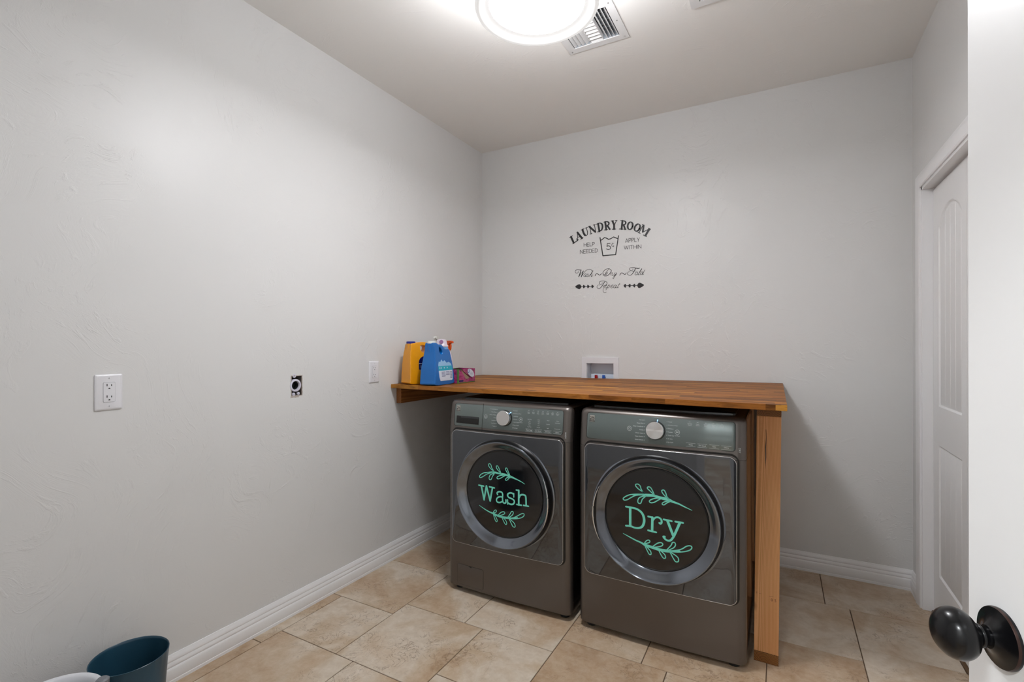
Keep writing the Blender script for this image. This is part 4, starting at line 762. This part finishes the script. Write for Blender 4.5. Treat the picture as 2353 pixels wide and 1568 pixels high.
def machine(name, label, cat, cx, is_washer):
    root = thing(name, label, cat, (cx, YF, 0))
    # body shell
    bm = bmesh.new()
    zs = [(.024, .006), (.030, 0), (.8185, 0), (.8192, .0018), (.8208, .0018), (.8215, 0), (.955, 0), (.966, .0015), (.974, .006), (.979, .013), (.9815, .022), (.982, .034)]
    vs = loft(bm, [outline(i, z) for z, i in zs])
    for f in bm.faces:
        c = f.calc_center_median()
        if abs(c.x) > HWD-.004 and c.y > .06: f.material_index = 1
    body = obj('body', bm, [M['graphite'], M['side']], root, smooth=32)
    bm = bmesh.new(); loft(bm, [[(x*.93, .075+(y-.03)*.9, z) for x, y, z in outline(.02+i, zz)] for zz, i in ((.980, 0), (.989, 0), (.992, .006))]); obj('top_lid', bm, M['toplid'], root, smooth=35)
    for sx in (-1, 1):
        for y in (.06, .70):
            bm = bmesh.new(); lathe(bm, [(.022, 0), (.024, .004), (.020, .014), (.012, .016), (.012, .026)], 18, 'Z', (sx*.295, y, 0), True, True); obj('foot', bm, M['foot'], root, smooth=40)
    # control panel
    px0, px1, pz0, pz1 = -.3035, .3035, .8525, .9640
    cp = plate('control_panel', px0, px1, pz0, pz1, .012, -.001, .0012, M['panelglass'], root)
    bm = bmesh.new(); tube(bm, [front3d(x, z, .0010) for x, z in rrect(px0-.0006, px1+.0006, pz0-.0006, pz1+.0006, .0125, 7)], .0009, 6, True); obj('panel_rim', bm, M['gasket_and_shade'], cp)
    if is_washer:
        bm = bmesh.new(); tube(bm, [front3d(-.1285, z, .0009) for z in (.8225, .852, .964, .972)], .0011, 6); obj('drawer_seam', bm, M['gasket_and_shade'], root)
        d = plate('dispenser_recess_shade', -.290, -.150, .8655, .9030, .003, .0006, .0017, M['gasket_and_shade'], root, edge=.0005)  # flat black plate stands for the shade in the drawer's handle recess
        bm = bmesh.new(); x_ = [-.288, -.152]
        loft(bm, [[front3d(x, .9015, .0019), front3d(x, .8955, .0019), front3d(x, .8935, .0022), front3d(x, .8995, .0022)] for x in (-.262, -.22, -.152)]); obj('grip_edge', bm, simple('dim_grip', '#37393b', .3, .3), d)
    # badge
    bx0 = -.293 if is_washer else -.2915; bz0 = .925 if is_washer else .9245; bs = .0255
    bd = plate('badge', bx0, bx0+bs*.9, bz0, bz0+bs*1.12, .003, .0010, .0024, M['badge'], root, edge=.0004)
    bm = bmesh.new(); q = lambda u, v: (1000*(bx0+u*bs*.9), 1000*(bz0+v*bs*1.12)); L_ = .0027
    def band(pts, w): seg_ribbon(catmull([(*q(u, v), w) for u, v in pts], False, 4), bm, lambda x, z, l: front3d(x, z, L_), 0)
    band([(.08, .72), (.35, .82), (.62, .74), (.92, .66)], 1.6); band([(.08, .40), (.35, .58), (.65, .62), (.92, .52)], 3.2)
    band([(.92, .34), (.6, .40), (.35, .38), (.08, .30)], 2.4); band([(.10, .86), (.90, .86)], 2.2); band([(.08, .14), (.92, .14)], 5.0)
    obj('badge_emblem', bm, M['badgeblack'], bd)
    bm = bmesh.new(); text_into(bm, 'ELITE', bx0+bs*.45, bz0+.0014, .0062, lambda x, z, l: front3d(x, z, .0029), 'CENTER'); text_into(bm, 'Kenmore', bx0+bs*.45, bz0+bs*.915, .0046, lambda x, z, l: front3d(x, z, .0029), 'CENTER')
    obj('badge_lettering', bm, M['badge'], bd)
    # knob
    kx = 0.0 if is_washer else .0005; kz = .9095
    kb = bmesh.new(); lathe(kb, [(.0395, .0010), (.0395, -.0030), (.0385, -.0035)], 56, 'Y', cap1=True); k0 = obj('knob_base', kb, M['gasket_and_shade'], root, smooth=30, loc=(kx, lean(kz)-.0008, kz)); k0.rotation_euler = (-.129, 0, 0)
    kb = bmesh.new(); lathe(kb, [(.0372, -.003), (.0366, -.0215), (.0362, -.0232)], 64, 'Y'); lathe(kb, [(.0362, -.0232), (.0350, -.0244), (.0338, -.0244)], 64, 'Y')
    kn = obj('knob', kb, M['chrome'], root, smooth=30, loc=(kx, lean(kz), kz)); kn.rotation_euler = (-.129, 0, 0)
    kb = bmesh.new(); lathe(kb, [(.0338, -.0243), (.02, -.0241), (.001, -.0240)], 64, 'Y', cap1=True); obj('knob_face', kb, M['knobface'], kn, smooth=30)
    ang = math.radians(42 if is_washer else 80)
    bm = bmesh.new(); d_ = Vector((math.cos(ang), 0, math.sin(ang))); n_ = Vector((-d_.z, 0, d_.x))
    p0 = Vector((0, -.006, 0))+d_*.0385; p1 = p0+d_*.008
    for sgn in (1,):
        vv = [bm.verts.new(v) for v in (p0+n_*.0011, p0-n_*.0011, p1-n_*.0016, p1+n_*.0016, p0+n_*.0011+Vector((0, .004, 0)), p0-n_*.0011+Vector((0, .004, 0)), p1-n_*.0016+Vector((0, .004, 0)), p1+n_*.0016+Vector((0, .004, 0)))]
        for f in ((0, 1, 2, 3), (4, 5, 6, 7), (0, 1, 5, 4), (1, 2, 6, 5), (2, 3, 7, 6), (3, 0, 4, 7)): bm.faces.new([vv[i] for i in f])
    obj('indicator_light', bm, M['led'], kn)
    # printed legends
    bm = bmesh.new(); f3 = lambda x, z, l: front3d(x, z, .0016)
    if is_washer: Lw = ['Normal/Casual', 'Heavy Duty', 'Whitest Whites', 'Bulky', 'Comforter', 'Fast Wash', 'Towels']; Rw = ['Sanitize', 'Workout Wear', 'Delicates', 'Custom', 'Cold Clean', 'Rinse & Spin', 'My Cycle']
    else: Lw = ['Normal', 'Heavy Duty', 'Bulky / Comforter', 'Towels', 'Khakis / Jeans', 'Steam Sanitize', 'Steam Refresh']; Rw = ['Casual', 'Workout Wear', 'Delicates', 'Custom', 'Touch Up', 'Air Dry', 'My Cycle']
    for sd, names in ((-1, Lw), (1, Rw)):
        bm = bmesh.new(); off = .046*sd
        for i in range(7):
            z = .9490-i*.01375
            text_into(bm, names[i], off+.004*sd, z-.002, .0060, f3, 'RIGHT' if sd < 0 else 'LEFT')
            seg_ribbon([((off-.0007)*1000, z*1000, 1.8), ((off+.0007)*1000, z*1000, 1.8)], bm, lambda x, z, l: front3d(x, z, .0016), 0)
        obj('cycle_lettering', bm, M['print'], cp)
    bm = bmesh.new()
    for x in (-.110, .0875):
        if x > 0:
            seg_ribbon([((-.110+.0042*math.cos(a))*1000, (.9095+.0042*math.sin(a))*1000, .8) for a in [PI*.65+PI*1.7*k/14 for k in range(15)]], bm, f3, 0)
            seg_ribbon([(-110, 910, .8), (-110, 914.5, .8)], bm, f3, 0)
            obj('power_symbol', bm, M['print'], cp); bm = bmesh.new()
        c = [((x+.0092*math.cos(a))*1000, (.9095+.0092*math.sin(a))*1000, .9) for a in [2*PI*k/28 for k in range(29)]]
        seg_ribbon(c, bm, f3, 0)
    seg_ribbon([(84.5, 906, .9), (84.5, 913, .9)], bm, f3, 0); vv = [bm.verts.new(f3(x, z, 0)) for x, z in ((.0855, .906), (.0855, .913), (.0895, .9095))]; bm.faces.new(vv)
    seg_ribbon([(91, 906, 1), (91, 913, 1)], bm, f3, 0); text_into(bm, 'Start/Pause', .0875, .8935, .0045, f3, 'CENTER'); obj('start_symbol', bm, M['print'], cp); bm = bmesh.new()
    if is_washer:
        for i, s in enumerate(('Extra\nRinse', 'Steam\nTreat', 'Pre\nWash', 'Stain\nBoost', 'Accela\nWash', 'Delay\nStart', 'Remote\nStart')):
            x = .128+i*.0245; text_into(bm, s, x, .9455, .0052, f3, 'CENTER'); seg_ribbon([((x-.003)*1000, 954, 1.0), ((x+.003)*1000, 954, 1.0)], bm, f3, 0)
        obj('option_lettering', bm, M['print'], cp); bm = bmesh.new()
        for i, (s, opts) in enumerate((('Wash Temp', ('Extra Hot', 'Hot', 'Warm', 'Cool', 'Tap Cold')), ('Spin Speed', ('Extra', 'High', 'Med', 'Low', 'No Spin')), ('Soil Level', ('Heavy', '', 'Normal', '', 'Light')), ('Chime', ('Drum', 'Illumination', '', '', 'Control Lock')))):
            x = .135+i*.0475
            text_into(bm, s, x, .8605, .0068, f3, 'CENTER')
            for z in (.8685, .8565): seg_ribbon([((x-.019)*1000, z*1000, .6), ((x+.019)*1000, z*1000, .6)], bm, f3, 0)
            for j, t_ in enumerate(opts):
                if t_: text_into(bm, t_, x, .9120-j*.0088, .0052, f3, 'CENTER')
    else:
        for i, s in enumerate(('Wrinkle\nGuard', 'Static\nGuard', 'Damp\nAlert', 'Sensor\nDry', 'Delay\nStart')):
            x = .135+i*.030; text_into(bm, s, x, .9455, .0052, f3, 'CENTER'); seg_ribbon([((x-.003)*1000, 954, 1.0), ((x+.003)*1000, 954, 1.0)], bm, f3, 0)
        obj('option_lettering', bm, M['print'], cp); bm = bmesh.new()
        for i, s in enumerate(('Temp', 'Dry Level', 'Time', 'Chime')):
            x = .140+i*.044; text_into(bm, s, x, .8620, .0068, f3, 'CENTER')
            for z in (.8705, .8575): seg_ribbon([((x-.018)*1000, z*1000, .6), ((x+.018)*1000, z*1000, .6)], bm, f3, 0)
    obj('setting_lettering', bm, M['print'], cp)
    # small marks on the right front corner
    bm = bmesh.new(); text_into(bm, 'WASH' if is_washer else 'DRY', .316, .868, .010, lambda x, z, l: (x, bow(x)-.0006+max(0, (x-.309))**2*14, z), 'LEFT', 0, -PI/2)
    obj('corner_lettering', bm, M['print'], root)
    # door: black plate as gap shade, mirror plate with chrome edge glint, bezel ring, porthole
    dx0, dx1, dz0, dz1 = -.3095, .3095, .2555, .8305
    gp = plate('door_gap_shade', dx0-.003, dx1+.009, dz0-.0035, dz1+.013, .034, -.001, .0010, M['gasket_and_shade'], root, edge=.0003)
    dr = plate('door', dx0, dx1, dz0, dz1, .030, .0012, .0085, M['doorglass'], root, edge=.0022)
    pts = rrect(dx0+.0005, dx1-.0005, dz0+.0005, dz1-.0005, .0295, 8)
    dense = []
    for i in range(len(pts)):
        a, b = pts[i], pts[(i+1) % len(pts)]; n = max(1, int(abs(b[0]-a[0])/.05)); dense += [(a[0]+(b[0]-a[0])*k/n, a[1]+(b[1]-a[1])*k/n) for k in range(n)]
    bm = bmesh.new(); tube(bm, [front3d(x, z, .0068) for x, z in dense], .0015, 8, True); obj('door_trim_glint', bm, M['chrome'], dr, smooth=60)  # chrome tube stands for the light caught by the plate's bevel
    zc = .5435
    bm = bmesh.new()
    prof = [(.272, -.004), (.272, -.0085), (.2655, -.0110), (.2610, -.0180), (.2585, -.0300), (.2570, -.0385), (.2545, -.0425), (.2510, -.0430), (.2470, -.0405), (.2380, -.0330), (.2290, -.0250), (.2200, -.0175), (.2140, -.0135), (.2115, -.0120)]
    lathe(bm, prof, 128, 'Y', (0, .004, zc), mi=[0, 0, 1, 1, 1, 0, 0, 0, 0, 0, 0, 0, 0])
    obj('door_bezel', bm, [M['bezel'], M['gasket_and_shade']], dr, smooth=40)
    bm = bmesh.new(); lathe(bm, [(.2118, .006), (.2118, -.0100), (.2085, -.0115), (.2060, -.0095)], 96, 'Y', (0, 0, zc)); obj('seal_ring', bm, M['gasket_and_shade'], dr, smooth=40)
    bm = bmesh.new(); lathe(bm, [(.2062, -.0085), (.1500, -.0085), (.10, -.0085), (.05, -.0085), (.001, -.0085)], 96, 'Y', (0, 0, zc), cap1=True); obj('porthole_glass', bm, M['porthole'], dr, smooth=20)
    # handle: bright curved edge on the bezel, scoop shade painted as black crescent
    s = 1 if is_washer else -1
    bm = bmesh.new(); A0 = [math.radians(-27+54*k/40) for k in range(41)]
    tube(bm, [(s*.2550*math.cos(a), -.0405-.0055*math.cos(a/math.radians(27)*PI/2), zc+.2550*math.sin(a)) for a in A0], [.0008+.0030*math.cos(a/math.radians(27)*PI/2)**.7 if abs(a) < math.radians(26.9) else .0008 for a in A0], 10)
    hd = obj('door_handle', bm, M['chrome'], dr, smooth=60)
    if not is_washer:
        bm = bmesh.new(); R_ = [math.radians(-25+50*k/20) for k in range(21)]
        vo_ = [bm.verts.new((s*.2535*math.cos(a), -.0412, zc+.2535*math.sin(a))) for a in R_]
        vm = [bm.verts.new((s*(.2535-.0125*math.cos(a/math.radians(25)*PI/2))*math.cos(a), -.0408, zc+(.2535-.0125*math.cos(a/math.radians(25)*PI/2))*math.sin(a))) for a in R_]
        for i in range(20):
            try: bm.faces.new((vm[i], vm[i+1], vo_[i+1], vo_[i]))
            except Exception: pass
        obj('handle_scoop_shade', bm, M['gasket_and_shade'], dr, smooth=40)
    f3d = lambda x, z, l: (x, -.0092-l*1.5, zc+z)
    dx = -.003 if is_washer else 0
    fm = lambda x, z, l: (x+dx, -.0092-l*1.5, zc+z)
    strokes_mesh('word_decal', WASH_WORD if is_washer else DRY_WORD, M['teal'], dr, fm)
    strokes_mesh('leaf_decal', WASH_TOP if is_washer else DRY_TOP, M['teal'], dr, fm); strokes_mesh('leaf_decal', WASH_BOT if is_washer else DRY_BOT, M['teal'], dr, fm)
    if is_washer:
        fx0, fx1, fz0, fz1 = -.279, -.121, .042, .143
        plate('filter_gap', fx0-.0012, fx1+.0012, fz0-.0012, fz1+.0012, .011, -.0005, .0006, M['gasket_and_shade'], root, edge=.0002)
        fc = plate('filter_cover', fx0, fx1, fz0, fz1, .010, .0002, .0012, M['graphite'], root, edge=.0004)
        bm = bmesh.new(); xc = (fx0+fx1)/2; vv = [bm.verts.new(front3d(x, z, .0015)) for x, z in ((xc-.010, fz1), (xc+.010, fz1), (xc+.010, fz1-.004), (xc+.002, fz1-.006), (xc-.004, fz1-.003))]; bm.faces.new(vv); obj('finger_notch', bm, M['gasket_and_shade'], fc)
    return root
machine('washing_machine', 'dark graphite front-load washer with teal Wash lettering', 'washing machine', .834, True)
machine('clothes_dryer', 'dark graphite dryer with teal Dry lettering beside the wooden leg frame', 'dryer', 1.5575, False)

# ------------------------------------------------------------------ things on the counter
def curve_solid(outer, holes, half, topfac, vox=.0026, smooth=9):
    """rounded solid from a side silhouette (u, z) with openings; returns bmesh with u->y, thickness->x"""
    cu = bpy.data.curves.new('c', 'CURVE'); cu.dimensions = '2D'; cu.fill_mode = 'BOTH'; cu.extrude = half
    for loop in [outer]+holes:
        sp = cu.splines.new('POLY'); sp.points.add(len(loop)-1); sp.use_cyclic_u = True
        for p, (a, b) in zip(sp.points, loop): p.co = (a, b, 0, 1)
    ob = bpy.data.objects.new('c', cu); COL.objects.link(ob); dg = bpy.context.evaluated_depsgraph_get(); dg.update(); me = ob.evaluated_get(dg).to_mesh()
    bm = bmesh.new(); vs = [bm.verts.new((v.co.z, v.co.x, v.co.y)) for v in me.vertices]
    for p in me.polygons:
        try: bm.faces.new([vs[i] for i in p.vertices])
        except Exception: pass
    ob.to_mesh_clear(); bpy.data.objects.remove(ob); bpy.data.curves.remove(cu)
    bmesh.ops.remove_doubles(bm, verts=bm.verts, dist=.00002)
    bmesh.ops.triangulate(bm, faces=bm.faces)
    for k in range(1, 24):
        bmesh.ops.bisect_plane(bm, geom=list(bm.verts)+list(bm.edges)+list(bm.faces), plane_co=(0, 0, .25*k/24), plane_no=(0, 0, 1))
    zt = max(v.co.z for v in bm.verts)
    for v in bm.verts:
        t_ = max(0, min(1, (v.co.z-.05)/(zt-.05))); v.co.x *= 1-(1-topfac)*t_**1.3
    bmesh.ops.recalc_face_normals(bm, faces=bm.faces)
    m2 = bpy.data.meshes.new('c'); bm.to_mesh(m2); bm.free(); ob = bpy.data.objects.new('c', m2); COL.objects.link(ob)
    rm = ob.modifiers.new('r', 'REMESH'); rm.mode = 'VOXEL'; rm.voxel_size = vox
    sm = ob.modifiers.new('s', 'SMOOTH'); sm.factor = .5; sm.iterations = smooth
    dg = bpy.context.evaluated_depsgraph_get(); dg.update(); me = ob.evaluated_get(dg).to_mesh()
    bm = bmesh.new(); bm.from_mesh(me); ob.to_mesh_clear(); bpy.data.objects.remove(ob); bpy.data.meshes.remove(m2)
    return bm
CZT = lambda x: cz(x)+.0014
def jug(name, label, x, y, rz, mat, capmat, outer, hole, half, topfac, neck, capr, caph, capz):
    o = thing(name, label, 'bottle', (x, y, CZT(x)), rz)
    out = catmull(outer, True, 4); ho = catmull(hole, True, 4)
    bm = curve_solid(out, [ho], half, topfac)
    zmin = min(v.co.z for v in bm.verts)
    bmesh.ops.translate(bm, vec=(0, 0, -zmin), verts=bm.verts)
    obj('bottle_body', bm, mat, o, smooth=50)
    bm = bmesh.new(); ny, nr = neck
    lathe(bm, [(nr*1.0, capz-.05), (nr, capz-.004), (nr*.93, capz)], 32, 'Z', (0, ny, 0), True, True); obj('neck', bm, mat, o, smooth=40)
    bm = bmesh.new(); lathe(bm, [(capr, capz-.001), (capr, capz+caph-.002), (capr-.002, capz+caph)], 36, 'Z', (0, ny, 0), True, True); obj('cap', bm, capmat, o, smooth=40)
    return o
yo = [(.004, .002), (.0, .03), (.001, .10), (.006, .17), (.012, .205), (.016, .232), (.030, .238), (.052, .240), (.085, .245), (.120, .243), (.142, .230), (.158, .200), (.170, .165), (.176, .12), (.178, .05), (.175, .003), (.09, .0)]
yh = [(.078, .222), (.104, .224), (.128, .216), (.126, .198), (.112, .184), (.092, .182), (.080, .196)]
y1 = jug('laundry_detergent_jug', 'yellow detergent jug with navy cap nearest the left wall', .101, 2.203, math.radians(-19), M['yellow'], M['navycap'], yo, yh, .052, .62, (.034, .0245), .0262, .0115, .2385)
def side_label(o, pts, x, mat, name, dz=0, yoff=0):
    bm = bmesh.new(); f = bm.faces.new([bm.verts.new((x, a, b)) for a, b in pts]); r = bmesh.ops.extrude_face_region(bm, geom=[f]); bmesh.ops.translate(bm, vec=(-.0012, 0, 0), verts=[v for v in r['geom'] if isinstance(v, bmesh.types.BMVert)]); return obj(name, bm, mat, o)
arch = [(.058+.0, .045), (.150, .045), (.152, .12)]+[(.105+.047*math.cos(a), .130+.035*math.sin(a)) for a in [PI*k/12 for k in range(13)]]+[(.058, .12)]
la = side_label(y1, arch, .0500, M['navylabel'], 'label')
side_label(la, [(.058, .118), (.152, .118), (.152, .122), (.058, .122)], .0506, M['labelwhite'], 'label_stripe')
for z in (.108, .101, .094, .082, .075, .062): side_label(la, [(.064, z), (.092, z), (.092, z+.003), (.064, z+.003)], .0506, M['labelgrey'], 'label_print')
bo = [(.004, .002), (.0, .03), (.003, .09), (.010, .14), (.016, .19), (.016, .236), (.034, .240), (.056, .236), (.064, .228), (.080, .232), (.100, .226), (.116, .210), (.126, .205), (.150, .205), (.166, .198), (.176, .16), (.186, .09), (.190, .03), (.187, .003), (.09, .0)]
bh = [(.064, .210), (.076, .214), (.090, .200), (.094, .184), (.084, .174), (.070, .178), (.064, .190)]
b1 = jug('fabric_softener_jug', 'bright blue jug with white cap beside the yellow jug', .2810, 2.178, math.radians(2), M['blue'], M['whitecap'], bo, bh, .0525, .54, (.036, .0225), .0232, .0125, .238)
# label on the +x face: cyan band, pale top, white lower part
def lx(z): return .0530*(1-.46*max(0, min(1, (z-.05)/(.24-.05)))**1.3)+.0008
def lab(o, pts, mat, name, lift=0):
    bm = bmesh.new(); v0 = [bm.verts.new((lx(b)+lift, a, b)) for a, b in pts]; v1 = [bm.verts.new((lx(b)-.0015, a, b)) for a, b in pts]
    bm.faces.new(v0); n = len(v0)
    for i in range(n): bm.faces.new((v0[i], v0[(i+1) % n], v1[(i+1) % n], v1[i]))
    return obj(name, bm, mat, o)
lw = lab(b1, [(.050, .024), (.165, .024), (.172, .030), (.172, .082), (.036, .082), (.040, .045)], M['labelwhite'], 'label')
lab(lw, [(.036, .0822), (.172, .0822), (.168, .108), (.036, .108)], M['cyan'], 'label_band')
lab(lw, [(.036, .1082), (.168, .1082), (.160, .122), (.140, .130), (.120, .125), (.100, .140), (.085, .132), (.070, .146), (.058, .130), (.045, .135), (.037, .12)], M['paleblue'], 'label_top')
for k in range(4): lab(lw, [(.062, .072-k*.0075), (.098, .072-k*.0075), (.098, .0755-k*.0075), (.062, .0755-k*.0075)], M['labelgrey'], 'label_print', .0006)
for k in range(3): lab(lw, [(.106, .072-k*.0075), (.140, .072-k*.0075), (.140, .0755-k*.0075), (.106, .0755-k*.0075)], M['labelgrey'], 'label_print', .0006)
for k in range(5): lab(lw, [(.148, .070-k*.0085), (.164, .070-k*.0085), (.164, .0745-k*.0085), (.148, .0745-k*.0085)], M['labelgrey'], 'label_print', .0006)
for y_ in (.045, .058, .088, .118): lab(lw, [(y_, .094), (y_+.006, .094), (y_+.006, .1015), (y_, .1015)], M['labelwhite'], 'label_icon', .0006)
# spray bottle with white head
def spray(label, x, y, rz, bodymat, headmat, trigmat, zt, tall=.0):
    o = thing('spray_bottle', label, 'spray bottle', (x, y, CZT(x)), rz)
    bm = bmesh.new(); zz = zt
    loft(bm, [[(a, b*.62, z) for a, b in [(r*math.cos(q)*(1+.08*math.cos(2*q)), r*math.sin(q)) for q in [2*PI*k/28 for k in range(28)]]] for r, z in ((.034, 0), (.037, .004), (.038, .03), (.037, .10), (.034, .13), (.026, zz-.085), (.0165, zz-.07), (.0135, zz-.062), (.0135, zz-.05))]); obj('bottle_body', bm, bodymat, o, smooth=50)
    bm = bmesh.new(); lathe(bm, [(.0150, zz-.056), (.0155, zz-.038), (.012, zz-.034)], 24, 'Z', (0, 0, 0), True, True); obj('collar', bm, headmat, o, smooth=40)
    bm = bmesh.new()
    prof = [(-.022, zz-.040), (-.026, zz-.010), (-.014, zz), (.030, zz+.001), (.040, zz-.003), (.040, zz-.016), (.014, zz-.018), (.010, zz-.040)]
    loft(bm, [[(a, s*.010, b) for a, b in prof] for s in (-1, 1)]); es = list(bm.edges); bmesh.ops.bevel(bm, geom=es, offset=.0025, segments=2, affect='EDGES'); h = obj('spray_head', bm, headmat, o, smooth=40)
    bm = bmesh.new(); lathe(bm, [(.006, .040), (.007, .042), (.007, .050), (.004, .051)], 16, 'X', (0, 0, zz-.0095), True, True); obj('nozzle', bm, trigmat, h, smooth=40)
    bm = bmesh.new(); pr = [(.016, zz-.018), (.026, zz-.018), (.030, zz-.034), (.028, zz-.052), (.021, zz-.062), (.018, zz-.058), (.022, zz-.046), (.020, zz-.032)]
    loft(bm, [[(a, s*.005, b) for a, b in pr] for s in (-1, 1)]); obj('trigger', bm, trigmat, h, smooth=30)
    return o
spray('white spray bottle with white trigger standing behind the blue jug', .072, 2.535, math.radians(-72), M['lightblue'], M['whitecap'], M['whitecap'], .284)
spray('spray bottle with orange trigger beside the tissue box', .119, 2.597, math.radians(-20), M['lavender'], M['orange'], M['orange'], .256)
# white bottle with round purple mark
wb2 = thing('white_refill_bottle', 'white bottle with round purple mark behind the blue jug', 'bottle', (.150, 2.482, CZT(.15)), math.radians(33))
bm = bmesh.new(); loft(bm, [[(r*math.cos(q), .55*r*math.sin(q), z) for q in [2*PI*k/32 for k in range(32)]] for r, z in ((.044, 0), (.047, .005), (.047, .15), (.045, .19), (.040, .215), (.037, .222))]); obj('bottle_body', bm, M['lightblue'], wb2, smooth=50)
bm = bmesh.new(); loft(bm, [[(r*math.cos(q), .60*r*math.sin(q), z) for q in [2*PI*k/32 for k in range(32)]] for r, z in ((.040, .216), (.0415, .218), (.0415, .226), (.036, .230), (.033, .250), (.026, .262), (.012, .266))]); cpn = obj('cap', bm, M['lavender'], wb2, smooth=50)
bm = bmesh.new(); lathe(bm, [(.0125, 0), (.0125, -.001), (.001, -.0012)], 24, 'Y', (0, -.0215, .248), cap1=True); bmesh.ops.rotate(bm, cent=(0, -.0215, .248), matrix=Matrix.Rotation(-.12, 3, 'X'), verts=bm.verts); obj('round_mark', bm, M['purple'], cpn)
# open tissue / dryer sheet box
tb = thing('dryer_sheet_box', 'magenta and green dryer sheet box, torn open, on the counter', 'box', (.2865, 2.4735, CZT(.28)), math.radians(2))
hx, hy, hh, th = .0585, .095, .0825, .0012
bm = bmesh.new()
front = [(-hy, 0), (hy, 0), (hy, hh), (-.057, hh), (-.024, .062), (.019, .044), (.041, .038), (.032, .026), (.019, .020), (-.0135, .024), (-.035, .047), (-.068, hh), (-hy, hh)]
for x in (hx, hx-th):
    f = bm.faces.new([bm.verts.new((x, a, b)) for a, b in front]); bmesh.ops.triangulate(bm, faces=[f])
box(bm, -hx, -hx+th, -hy, hy, 0, hh); box(bm, -hx, hx-.0002, -hy, -hy+th, 0, hh); box(bm, -hx, hx-.0002, hy-th, hy, 0, hh); box(bm, -hx, hx-.0002, -hy, hy, 0, th)
bx_ = obj('box_body', bm, M['magenta'], tb)
bm = bmesh.new(); box(bm, -hx+th, hx-th-.0005, -hy+th, hy-th, th, th+.001); box(bm, hx-.0045, hx-.0035, -.080, .060, th, hh-.006); box(bm, -hx+th+.0002, -hx+th+.001, -hy+th, hy-th, th, hh-.001); obj('cardboard_lining', bm, M['card'], bx_)
bm = bmesh.new()
for y_ in (-hy, ): box(bm, hx-.003, hx+.0006, y_-.0006, y_+.007, 0, hh); box(bm, hx-.009, hx-.003, y_-.0006, y_, 0, hh)
box(bm, hx, hx+.0005, -hy, hy, 0, .004); box(bm, hx, hx+.0005, -hy, -.053, hh-.004, hh); obj('green_edging', bm, M['green'], bx_)
bm = bmesh.new(); loft(bm, [[(-hx, -hy+.002, hh), (-hx, hy, hh), (-hx+.001, hy, hh+.001), (-hx+.001, -hy+.002, hh+.001)], [(-.012, -hy+.004, hh+.001), (-.012, hy-.030, hh+.005), (-.013, hy-.030, hh+.006), (-.013, -hy+.004, hh+.002)]]); obj('top_flap', bm, M['green'], tb)
bm = bmesh.new(); pts = [(.0+.042*math.cos(a)*math.cos(-.45)-.021*math.sin(a)*math.sin(-.45)+.044, hh-.026+.042*math.cos(a)*math.sin(-.45)+.021*math.sin(a)*math.cos(-.45)) for a in [2*PI*k/32 for k in range(32)]]
bm.faces.new([bm.verts.new((hx+.0016, a, min(b, hh+.004))) for a, b in pts]); lb = obj('oval_label', bm, M['labelwhite'], tb)
bm = bmesh.new(); seg_ribbon([((.018+.010*math.cos(a))*1000, (hh-.013+.009*math.sin(a))*1000, 4) for a in [PI*.7+PI*1.6*k/16 for k in range(17)]], bm, lambda x, z, l: (hx+.0019, x, z), 0)
obj('ring_mark', bm, M['bluevalve'], lb)
bm = bmesh.new()
for z_, a_0, a_1 in ((.056, .030, .062), (.050, .034, .066), (.044, .040, .064)): seg_ribbon([(a_0*1000, z_*1000, 1.6), (a_1*1000, z_*1000, 1.6)], bm, lambda x, z, l: (hx+.0019, x, z), 0)
obj('label_print', bm, M['labelgrey'], lb)
bm = bmesh.new(); box(bm, hx, hx+.0007, -.088, -.040, .008, .018); obj('navy_strip', bm, M['navylabel'], tb)
# teal bin and white pail
bn = thing('waste_bin', 'dark teal ribbed plastic waste bin against the left wall', 'bin', (.1745, .7900, 0))
bm = bmesh.new(); NB = 192; rings = []
def ribr(r, k, z): return r*(1+.009*math.cos((2*PI*k/NB+z*2.2)*24))
prof = [(.080, .0), (.083, .004), (.088, .06), (.093, .13), (.098, .20), (.1035, .262), (.1052, .2700), (.1040, .2712), (.1022, .2700), (.1005, .262), (.095, .19), (.084, .02), (.082, .008)]
rings = [[((ribr(r, k, z) if 0 < i < 6 else r)*math.cos(2*PI*k/NB), (ribr(r, k, z) if 0 < i < 6 else r)*math.sin(2*PI*k/NB), z) for k in range(NB)] for i, (r, z) in enumerate(prof)]
loft(bm, rings); obj('bin_wall', bm, M['bin'], bn, smooth=50)
pl = thing('white_pail', 'white round plastic pail in front of the teal bin', 'pail', (.266, .5610, 0))
bm = bmesh.new(); loft(bm, [[(r*math.cos(2*PI*k/64), r*math.sin(2*PI*k/64), z) for k in range(64)] for r, z in ((.085, 0), (.088, .004), (.100, .27), (.106, .285), (.113, .290), (.1165, .296), (.1150, .3015), (.108, .3025), (.101, .298), (.097, .280), (.085, .02), (.082, .008))]); obj('pail_body', bm, M['pail'], pl, smooth=50)
bm = bmesh.new(); lathe(bm, [(.0, 0), (.014, .001), (.016, .006), (.016, .018), (.012, .022), (.002, .0225)][1:], 20, 'Z', (.048, .1020, .296), True, True); obj('hinge_boss', bm, M['greyplastic'], pl, smooth=40)

# repeats of a kind share a group
for o in bpy.data.objects:
    k = o.name.split('.')[0]
    if o.parent is None and k in ('wall_outlet', 'support_ledger', 'spray_bottle'):
        o['group'] = {'wall_outlet': 'white outlets on the left wall', 'support_ledger': 'wood support boards under the counter', 'spray_bottle': 'spray bottles at the counter corner'}[k]
